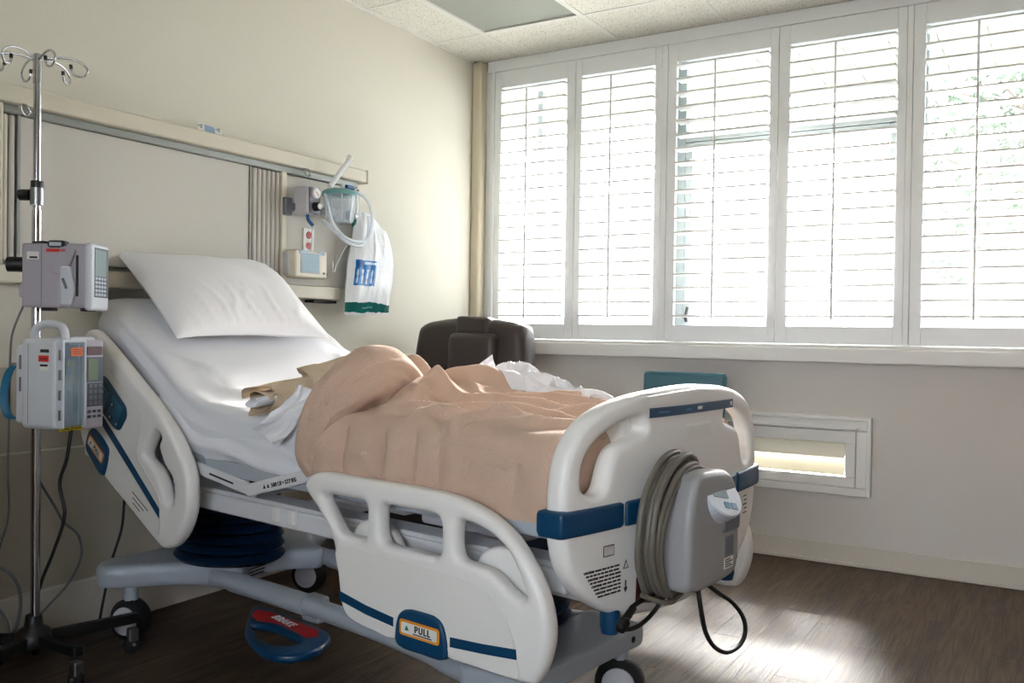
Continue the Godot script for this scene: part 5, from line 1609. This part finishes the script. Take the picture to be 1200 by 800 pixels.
# ------------------------------------------------------------------ IV stand and its pumps
func iv_stand() -> void:
	var P := Vector3(0.26, 0, 2.97)
	var t := thing("iv_pole", "chrome IV pole with six hooks on a black wheeled base", "iv pole", P)
	var top := 1.985
	part(t, "pole", tb(V3([0.008, 0.13, 0.0, 0.0, 1.50, 0.0]), 0.0145, 16), M.chrome)
	part(t, "inner_pole", tb([Vector3(0, 1.49, 0), Vector3(-0.002, top, 0)], 0.0115, 16), M.chrome)
	part(t, "top_sleeve", tb([Vector3(-0.002, top - 0.08, 0), Vector3(-0.002, top + 0.012, 0)], 0.0135, 16), M.chrome)
	var collar := part(t, "collar", tb(V3([0, 1.515, 0, 0, 1.57, 0]), 0.021, 16), M.steel)
	part(collar, "collar_ring", tb(V3([0, 1.568, 0, 0, 1.592, 0]), 0.019, 16), M.black_plastic)
	part(collar, "clamp_knob", tb(V3([-0.018, 1.548, 0.012, -0.045, 1.548, 0.030]), 0.018, 12), M.black_plastic)
	for k in 6:
		var a := deg_to_rad(12.0 + 60.0 * k)
		var d := Vector3(cos(a), 0, sin(a))
		var y := top - 0.005
		var L := 0.115
		var sd := Vector3(-d.z, 0, d.x)
		var pts := smooth3([d * 0.008 + Vector3(0, y, 0), d * L * 0.6 + Vector3(0, y + 0.012, 0), d * L + Vector3(0, y + 0.006, 0), d * (L + 0.030) + Vector3(0, y - 0.018, 0), d * (L + 0.018) + Vector3(0, y - 0.044, 0) + sd * 0.004, d * (L - 0.010) + Vector3(0, y - 0.040, 0) + sd * 0.010, d * (L - 0.018) + Vector3(0, y - 0.014, 0) + sd * 0.012], 5)
		var h := part(t, "hook", tb(pts, 0.0037, 8), M.chrome)
		part(h, "hook_tip", tb([pts[pts.size() - 3], pts[pts.size() - 1] + Vector3(0, 0.004, 0)], 0.0055, 8), M.black_plastic)
	part(t, "base_hub", lt([Vector2(0, 0.10), Vector2(0.05, 0.10), Vector2(0.055, 0.11), Vector2(0.05, 0.15), Vector2(0.028, 0.165), Vector2(0.024, 0.20), Vector2(0, 0.20)], Vector3.ZERO, Basis.IDENTITY, 20), M.black_plastic)
	for k in 5:
		var a := deg_to_rad(-75.0 + 72.0 * k)
		var d := Vector3(cos(a), 0, sin(a))
		var L := 0.33 if k == 0 else 0.225
		part(t, "base_leg", bx(d * (L / 2) + Vector3(0, 0.122, 0), Vector3(L, 0.034, 0.034), 0.006, 2, Basis(Vector3.UP, -a)), M.black_plastic)
		var cp := d * (L - 0.015)
		var c := part(t, "wheel", lt([Vector2(0, -0.011), Vector2(0.026, -0.011), Vector2(0.031, -0.006), Vector2(0.031, 0.006), Vector2(0.026, 0.011), Vector2(0, 0.011)], cp + Vector3(0, 0.031, 0), basis_y(Vector3(-d.z, 0, d.x)), 20), M.rubber)
		part(c, "wheel_fork", bx(cp + Vector3(0, 0.066, 0), Vector3(0.034, 0.045, 0.032), 0.006, 2, Basis(Vector3.UP, -a)), M.steel)
		part(c, "axle", tb([cp + Vector3(-d.z, 0, d.x) * 0.018 + Vector3(0, 0.033, 0), cp - Vector3(-d.z, 0, d.x) * 0.018 + Vector3(0, 0.033, 0)], 0.006, 8), M.steel)
	# --- both pumps are clamped on the pole, turned away so that their sides show
	infusion_pump(P + Vector3(0.085, 1.183, -0.045), deg_to_rad(124.0))
	syringe_pump(P + Vector3(0.080, 0.80, -0.035), deg_to_rad(100.0))

# local axes of a pump: z out of its front, x to the right when facing out
func infusion_pump(at: Vector3, yaw: float) -> void:
	var t := thing("infusion_pump", "lilac grey infusion pump with tall silver display, upper pump on the IV pole", "pump", at, yaw)
	part(t, "case", bx(Vector3(0.0, 0.105, -0.045), Vector3(0.135, 0.200, 0.12), 0.008, 2), M.pump_grey)
	part(t, "front_case", bx(Vector3(0.004, 0.105, 0.050), Vector3(0.125, 0.202, 0.085), 0.010, 2), M.pump_grey)
	part(t, "side_ramp", bx(Vector3(-0.060, 0.150, 0.020), Vector3(0.018, 0.095, 0.05), 0.006, 2, Basis(Vector3.RIGHT, deg_to_rad(20.0))), M.pump_grey)
	part(t, "door_latch", molded(rounded(V2([-0.018, 0.010, 0.018, 0.010, 0.030, 0.062, 0.018, 0.115, 0.016, 0.135, -0.018, 0.135]), 0.008), [], 0.010, 0.005, 0.005), M.pump_silver, Transform3D(Basis(Vector3(0, 0, 1), Vector3.UP, Vector3(-1, 0, 0)), Vector3(-0.064, 0.0, 0.030)))
	part(t, "door_gap", bx(Vector3(-0.060, 0.105, 0.062), Vector3(0.008, 0.130, 0.007), 0.003, 1), M.dark)
	part(t, "latch_slot", bx(Vector3(-0.075, 0.080, 0.030), Vector3(0.004, 0.035, 0.008), 0.001, 1, Basis(Vector3.RIGHT, -0.35)), M.pump_dark_grey)
	part(t, "carry_slot", bx(Vector3(-0.050, 0.203, 0.000), Vector3(0.045, 0.024, 0.055), 0.010, 2), M.black_plastic)
	part(t, "slot_window", bx(Vector3(-0.0735, 0.202, 0.000), Vector3(0.003, 0.012, 0.036), 0.001, 1), M.key_light)
	part(t, "red_tab", bx(Vector3(-0.0675, 0.183, 0.000), Vector3(0.003, 0.010, 0.060), 0.001, 1), M.sticker_red)
	part(t, "top_seal", tb(smooth3(V3([-0.06, 0.206, -0.075, -0.05, 0.210, -0.05, -0.05, 0.206, -0.02])), 0.004, 8), M.black_plastic)
	var f := part(t, "control_face", bx(Vector3(0.0, 0.103, 0.098), Vector3(0.140, 0.214, 0.024), 0.011, 2), M.pump_silver)
	part(f, "screen_bezel", bx(Vector3(0.006, 0.118, 0.1095), Vector3(0.108, 0.158, 0.003), 0.002, 1), M.keypad)
	part(f, "screen", bx(Vector3(-0.004, 0.148, 0.1112), Vector3(0.084, 0.084, 0.003), 0.001, 1), M.lcd_grey)
	for r in 5:
		for c in 4:
			part(f, "key", bx(Vector3(-0.036 + c * 0.022, 0.099 - r * 0.0128, 0.1115), Vector3(0.016, 0.008, 0.003), 0.001, 1), M.key_light)
	part(t, "label", bx(Vector3(-0.0680, 0.166, -0.070), Vector3(0.0012, 0.024, 0.036)), M.label_white)
	part(t, "label_print", bx(Vector3(-0.0687, 0.160, -0.068), Vector3(0.0008, 0.006, 0.024)), M.ink)
	part(t, "seam", bx(Vector3(-0.0676, 0.105, -0.044), Vector3(0.0012, 0.19, 0.0016)), M.pump_dark_grey)
	part(t, "pole_clamp", bx(Vector3(-0.01, 0.06, -0.112), Vector3(0.06, 0.05, 0.03), 0.008, 2), M.pump_grey)
	part(t, "clamp_knob", tb(V3([-0.02, 0.140, -0.10, -0.03, 0.140, -0.165]), 0.024, 14), M.black_plastic)
	for z in [-0.04, 0.08]:
		part(t, "foot", bx(Vector3(-0.02, -0.001, z), Vector3(0.06, 0.010, 0.025), 0.002, 1), M.black_plastic)

func syringe_pump(at: Vector3, yaw: float) -> void:
	var t := thing("pca_pump", "white patient pump with clear syringe door and carry handle, lower on the IV pole", "pump", at, yaw)
	part(t, "case", bx(Vector3(0.0, 0.148, -0.005), Vector3(0.165, 0.285, 0.15), 0.018, 2), M.pump_white)
	part(t, "rear_housing", bx(Vector3(-0.002, 0.145, -0.085), Vector3(0.150, 0.250, 0.05), 0.014, 2), M.pump_white)
	part(t, "handle", tb(smooth3(V3([-0.055, 0.270, -0.055, -0.055, 0.318, -0.045, -0.052, 0.335, -0.010, -0.050, 0.335, 0.030, -0.046, 0.322, 0.060, -0.042, 0.275, 0.066]), 5), 0.0125, 12), M.pump_white)
	part(t, "top_shoulder", bx(Vector3(0.015, 0.282, 0.035), Vector3(0.11, 0.03, 0.085), 0.012, 2), M.pump_white)
	var fr := part(t, "control_face", bx(Vector3(0.046, 0.146, 0.080), Vector3(0.078, 0.284, 0.026), 0.008, 2), M.pump_grey)
	part(fr, "display_hood", bx(Vector3(0.046, 0.252, 0.0935), Vector3(0.062, 0.028, 0.004), 0.002, 1), M.reflector)
	part(fr, "screen_bezel", bx(Vector3(0.048, 0.192, 0.0930), Vector3(0.066, 0.080, 0.003), 0.001, 1), M.keypad)
	part(fr, "screen", bx(Vector3(0.038, 0.192, 0.0940), Vector3(0.040, 0.070, 0.004), 0.001, 1), M.lcd_green)
	part(fr, "keypad", bx(Vector3(0.048, 0.112, 0.0930), Vector3(0.062, 0.076, 0.003), 0.001, 1), M.keypad)
	for r in 4:
		for c in 3:
			part(fr, "key", bx(Vector3(0.029 + c * 0.019, 0.140 - r * 0.0185, 0.0945), Vector3(0.013, 0.012, 0.003), 0.001, 1), M.pump_dark_grey)
	for r in 2:
		for c in 3:
			part(fr, "key", bx(Vector3(0.026 + c * 0.020, 0.058 - r * 0.016, 0.0930), Vector3(0.014, 0.009, 0.003), 0.001, 1), M.keypad)
	# clear door with the syringe behind it
	part(t, "syringe_bay", bx(Vector3(-0.040, 0.148, 0.071), Vector3(0.080, 0.262, 0.006), 0.002, 1), M.scd_dark)
	part(t, "syringe", tb(V3([-0.046, 0.06, 0.086, -0.046, 0.20, 0.086]), 0.010, 12), M.clear_plastic)
	part(t, "syringe_plunger", tb(V3([-0.046, 0.055, 0.086, -0.046, 0.13, 0.086]), 0.006, 10), M.black_plastic)
	part(t, "syringe_clamp", bx(Vector3(-0.050, 0.205, 0.082), Vector3(0.020, 0.055, 0.012), 0.003, 1), M.keypad)
	part(t, "clamp_label", bx(Vector3(-0.050, 0.215, 0.0885), Vector3(0.010, 0.018, 0.0012)), M.sticker_yellow)
	part(t, "bay_label", bx(Vector3(-0.024, 0.185, 0.0748), Vector3(0.016, 0.070, 0.002)), M.sticker_yellow)
	var d := part(t, "door", bx(Vector3(-0.040, 0.148, 0.1005), Vector3(0.078, 0.262, 0.005), 0.002, 1), M.smoke_door)
	part(d, "door_hinge", bx(Vector3(-0.0815, 0.148, 0.088), Vector3(0.008, 0.270, 0.030), 0.003, 2), M.pump_silver)
	for k in 4: part(d, "hinge_knuckle", bx(Vector3(-0.0862, 0.055 + k * 0.062, 0.092), Vector3(0.004, 0.032, 0.012), 0.0015, 1), M.steel)
	part(d, "door_edge", bx(Vector3(0.0015, 0.148, 0.096), Vector3(0.008, 0.270, 0.014), 0.003, 2), M.pump_silver)
	part(d, "door_edge", bx(Vector3(-0.040, 0.2835, 0.092), Vector3(0.090, 0.008, 0.022), 0.003, 2), M.pump_silver)
	part(d, "orange_sticker", bx(Vector3(-0.034, 0.250, 0.1035), Vector3(0.044, 0.026, 0.0012)), M.sticker_orange)
	for k in 3: part(d, "sticker_print", bx(Vector3(-0.034, 0.257 - k * 0.007, 0.1044), Vector3(0.036, 0.0020, 0.0006)), M.ink)
	for x in [-0.056, -0.010]:
		part(t, "yellow_sticker", bx(Vector3(x, 0.010, 0.0800), Vector3(0.036, 0.014, 0.010)), M.sticker_yellow)
		part(t, "sticker_print", bx(Vector3(x, 0.010, 0.0855), Vector3(0.024, 0.003, 0.0008)), M.ink)
	# stickers on the side
	part(t, "red_sticker", bx(Vector3(-0.0830, 0.228, 0.020), Vector3(0.0012, 0.020, 0.042)), M.sticker_red)
	part(t, "sticker_print", bx(Vector3(-0.0838, 0.228, 0.020), Vector3(0.0006, 0.003, 0.030)), M.ink)
	part(t, "side_print", bx(Vector3(-0.0830, 0.252, 0.024), Vector3(0.0010, 0.010, 0.036)), M.ink)
	part(t, "side_label", bx(Vector3(-0.0830, 0.202, 0.022), Vector3(0.0012, 0.020, 0.034)), M.label_white)
	part(t, "side_print", bx(Vector3(-0.0837, 0.207, 0.022), Vector3(0.0008, 0.007, 0.032)), M.ink)
	for y in [0.215, 0.145]:
		part(t, "rear_print", bx(Vector3(-0.0774, y, -0.085), Vector3(0.0010, 0.045, 0.009)), M.pump_dark_grey)
	part(t, "seam", bx(Vector3(-0.0827, 0.148, -0.045), Vector3(0.0010, 0.25, 0.0016)), M.pump_dark_grey)
	part(t, "pole_clamp", bx(Vector3(0.0, 0.14, -0.105), Vector3(0.06, 0.07, 0.03), 0.006, 2), M.pump_dark_grey)
	# blue elastic strap
	var s := thing("tourniquet_strap", "blue elastic strap hooked on the back of the lower pump", "strap", at + Vector3(-0.150, 0.12, 0.085), 0.0)
	var g := G.new()
	var path := smooth3(V3([0.03, 0.085, -0.01, 0.012, 0.065, 0.0, -0.005, 0.02, 0.005, -0.012, -0.03, 0.005, 0.0, -0.075, 0.0, 0.022, -0.09, -0.008]), 6)
	var f := func(u, v):
		var q: float = u * (path.size() - 1)
		var i: int = min(int(q), path.size() - 2)
		var c: Vector3 = (path[i] as Vector3).lerp(path[i + 1], q - i)
		var a: float = v * TAU
		return c + Vector3(0.5, 0.1, -0.8) * cos(a) * 0.013 + Vector3(0.8, 0.0, 0.5) * sin(a) * 0.0022
	g.sheet(30, 12, f, true)
	part(s, "strap", g.mesh(), M.strap_blue)
	part(s, "buckle", bx(Vector3(0.026, 0.085, -0.01), Vector3(0.03, 0.012, 0.016), 0.003, 1), M.steel)

# ------------------------------------------------------------------ compression pump hung on the footboard
func footboard_pump() -> void:
	var t := thing("compression_pump", "grey compression pump with a small display hung on the footboard", "pump", BED_AT, BED_TURN)
	var W := Basis(Vector3(0, 0, -1), Vector3.UP, Vector3(1, 0, 0))
	var o := curve2(V2([-0.212, 0.56, -0.205, 0.70, -0.178, 0.785, -0.145, 0.805, -0.07, 0.806, 0.0, 0.795, 0.040, 0.755, 0.052, 0.69, 0.055, 0.60, 0.040, 0.548, 0.0, 0.535, -0.10, 0.530, -0.19, 0.535]), 4)
	part(t, "case", molded(o, [], 0.046, 0.018, 0.008), M.scd_grey, Transform3D(W, Vector3(0.126, 0, 0)))
	part(t, "hanger", bx(Vector3(0.075, 0.72, 0.06), Vector3(0.05, 0.14, 0.14), 0.01, 2), M.scd_dark)
	# tilted display under a clear oval cover
	var dx := Transform3D(W * Basis(Vector3.RIGHT, deg_to_rad(-32.0)) * Basis(Vector3(0, 0, 1), deg_to_rad(-14.0)), Vector3(0.168, 0.745, 0.052))
	var el := PackedVector2Array()
	for k in 32:
		var a := TAU * k / 32.0
		el.append(Vector2(cos(a) * 0.078, sin(a) * 0.060))
	var dp := part(t, "display_cover", pr(el, 0.050, dx * Transform3D(Basis.IDENTITY, Vector3(0, 0, -0.042)), 0.003), M.pump_silver)
	part(dp, "screen", pr(rect(-0.046, -0.012, 0.018, 0.034, 0.004), 0.0015, dx * Transform3D(Basis.IDENTITY, Vector3(0, 0, 0.008))), M.lcd_grey)
	for k in 2: part(dp, "button", pr(rect(-0.012 + k * 0.030, -0.038, 0.012 + k * 0.030, -0.022, 0.003), 0.0015, dx * Transform3D(Basis.IDENTITY, Vector3(0, 0, 0.008))), M.key_blue)
	part(t, "latch", molded(rounded(V2([-0.050, 0.652, 0.040, 0.652, 0.040, 0.700, -0.040, 0.700]), 0.012), [], 0.006, 0.004, 0.005), M.scd_dark, Transform3D(W, Vector3(0.173, 0, 0)))
	part(t, "rating_plate", pr(rect(-0.03, 0.592, 0.015, 0.640), 0.001, Transform3D(W, Vector3(0.172, 0, 0))), M.scd_dark)
	part(t, "rating_label", pr(rect(-0.035, 0.562, 0.015, 0.588), 0.001, Transform3D(W, Vector3(0.172, 0, 0))), M.label_white)
	for k in 4: part(t, "label_print", pr(rect(-0.03, 0.566 + k * 0.0055, 0.010 - (k % 2) * 0.01, 0.5685 + k * 0.0055), 0.0006, Transform3D(W, Vector3(0.173, 0, 0))), M.ink)
	part(t, "foot_plug", tb(V3([0.126, 0.535, 0.10, 0.126, 0.515, 0.10]), 0.012, 10), M.black_plastic)
	# bundle of hose hung in loops over the pump's hook
	var h := thing("hose_bundle", "grey rubber hose hung in loops beside the compression pump", "hose", BED_AT, BED_TURN)
	var r := RandomNumberGenerator.new()
	r.seed = 5
	for k in 9:
		var dx0 := 0.076 + (k % 3) * 0.017
		var dz := -0.013 * (k % 5) + r.randf_range(-0.003, 0.003) + 0.012
		var ht := 0.845 - 0.011 * (k % 5) + r.randf_range(-0.003, 0.003)
		var lo := 0.515 + r.randf_range(0.0, 0.03)
		part(h, "loop", tb(smooth3([Vector3(dx0, ht - 0.07, 0.03 + dz), Vector3(dx0 + 0.004, ht - 0.012, 0.075 + dz), Vector3(dx0 + 0.008, ht, 0.13 + dz), Vector3(dx0 + 0.012, ht - 0.022, 0.20 + dz), Vector3(dx0 + 0.014, ht - 0.09, 0.265 + dz), Vector3(dx0 + 0.012, 0.66, 0.284 + dz), Vector3(dx0 + 0.008, lo + 0.07, 0.272 + dz), Vector3(dx0 + 0.004, lo, 0.225 + dz), Vector3(dx0, lo - 0.006, 0.17 + dz), Vector3(dx0, lo + 0.03, 0.10 + dz)], 6), 0.0078, 10), M.hose)
	part(h, "hose_tie", tb(smooth3(V3([0.10, 0.545, 0.30, 0.125, 0.525, 0.26, 0.13, 0.515, 0.21, 0.11, 0.512, 0.16])), 0.006, 8), M.hose)
	# power cord: a hanging loop and a wound end under the footboard
	var c := thing("power_cord", "black power cord hanging in a loop under the compression pump", "cord", BED_AT, BED_TURN)
	part(c, "cord", tb(smooth3(V3([0.14, 0.525, 0.105, 0.15, 0.465, 0.103, 0.15, 0.415, 0.08, 0.15, 0.37, 0.035, 0.15, 0.338, -0.03, 0.15, 0.333, -0.10, 0.15, 0.355, -0.142, 0.15, 0.40, -0.13, 0.15, 0.455, -0.065, 0.15, 0.50, 0.02, 0.14, 0.535, 0.075]), 7), 0.0058, 10), M.cable_black)
	part(c, "cord_end", tb(smooth3(V3([0.10, 0.535, 0.185, 0.09, 0.528, 0.24, 0.08, 0.515, 0.30, 0.08, 0.490, 0.345, 0.08, 0.472, 0.335, 0.08, 0.465, 0.275, 0.085, 0.485, 0.215, 0.10, 0.53, 0.180]), 7), 0.0055, 10), M.cable_black)
	part(c, "plug", bx(Vector3(0.08, 0.484, 0.345), Vector3(0.022, 0.022, 0.035), 0.006, 2, Basis(Vector3.RIGHT, 0.5)), M.black_plastic)
	part(c, "plug_grip", tb(V3([0.08, 0.494, 0.33, 0.08, 0.512, 0.30]), 0.009, 10), M.black_plastic)

# ------------------------------------------------------------------ loose cables by the wall
func cables() -> void:
	var P := Vector3(0.26, 0, 2.97)
	var specs := [
		["black lead hanging from the lower pump down to the floor", M.cable_black, 0.0055, [0.345, 0.80, 2.90, 0.335, 0.70, 2.91, 0.315, 0.62, 2.92, 0.335, 0.52, 2.915, 0.30, 0.40, 2.93, 0.26, 0.30, 2.945, 0.23, 0.20, 2.955, 0.18, 0.08, 2.965, 0.12, 0.02, 3.0]],
		["thin grey lead looping from behind the IV pole to the floor", M.cable_grey, 0.0045, [0.245, 0.64, 2.955, 0.15, 0.56, 2.86, 0.10, 0.50, 2.80, 0.085, 0.44, 2.76, 0.08, 0.38, 2.70, 0.08, 0.30, 2.69, 0.085, 0.22, 2.74, 0.08, 0.15, 2.82, 0.07, 0.08, 2.90, 0.08, 0.02, 2.98]],
		["thin black lead hanging down the wall behind the bed head", M.cable_black, 0.0050, [0.12, 0.62, 2.50, 0.105, 0.50, 2.53, 0.10, 0.38, 2.54, 0.085, 0.26, 2.57, 0.08, 0.12, 2.60, 0.08, 0.02, 2.62]],
		["grey lead running down beside the IV pole from the upper pump", M.cable_grey, 0.0035, [0.22, 1.20, 2.985, 0.18, 1.12, 2.995, 0.17, 1.05, 3.00, 0.165, 0.85, 3.0, 0.16, 0.66, 3.0, 0.165, 0.52, 3.0, 0.14, 0.42, 3.01, 0.12, 0.34, 3.03, 0.08, 0.30, 3.10]],
		["pale grey cord coiled on the floor beside the IV pole", M.cable_grey, 0.0055, [0.10, 0.34, 3.10, 0.13, 0.36, 3.05, 0.165, 0.33, 3.0, 0.18, 0.26, 2.97, 0.17, 0.16, 2.97, 0.14, 0.09, 3.0, 0.09, 0.05, 3.06, 0.06, 0.06, 3.12, 0.05, 0.16, 3.12, 0.08, 0.22, 3.05, 0.14, 0.20, 3.01, 0.17, 0.12, 3.0, 0.14, 0.05, 3.03, 0.08, 0.03, 3.10]],
		["thick black cord coming down the wall to the floor sockets", M.cable_black, 0.0075, [0.06, 0.46, 3.07, 0.06, 0.36, 3.05, 0.065, 0.26, 3.05, 0.07, 0.16, 3.05]]]
	for s in specs:
		var pts := V3(s[3])
		var o := thing("cable", s[0], "cable", pts[pts.size() - 1] * Vector3(1, 0, 1))
		for i in pts.size(): pts[i] -= o.position
		part(o, "lead", tb(smooth3(pts, 6), s[2], 8), s[1])
	var b := thing("floor_socket_box", "grey socket box with plugs at the foot of the wall", "socket box", Vector3(0.045, 0.0, 3.07))
	part(b, "box", bx(Vector3(0.02, 0.10, 0), Vector3(0.06, 0.10, 0.12), 0.008, 2), M.scd_grey)
	part(b, "plug", bx(Vector3(0.062, 0.125, 0.02), Vector3(0.03, 0.028, 0.036), 0.006, 2), M.regulator_grey)
	part(b, "plug", bx(Vector3(0.062, 0.085, -0.025), Vector3(0.03, 0.028, 0.036), 0.006, 2), M.regulator_grey)
	part(b, "stand", bx(Vector3(0.02, 0.026, 0), Vector3(0.05, 0.052, 0.10), 0.006, 1), M.scd_dark)
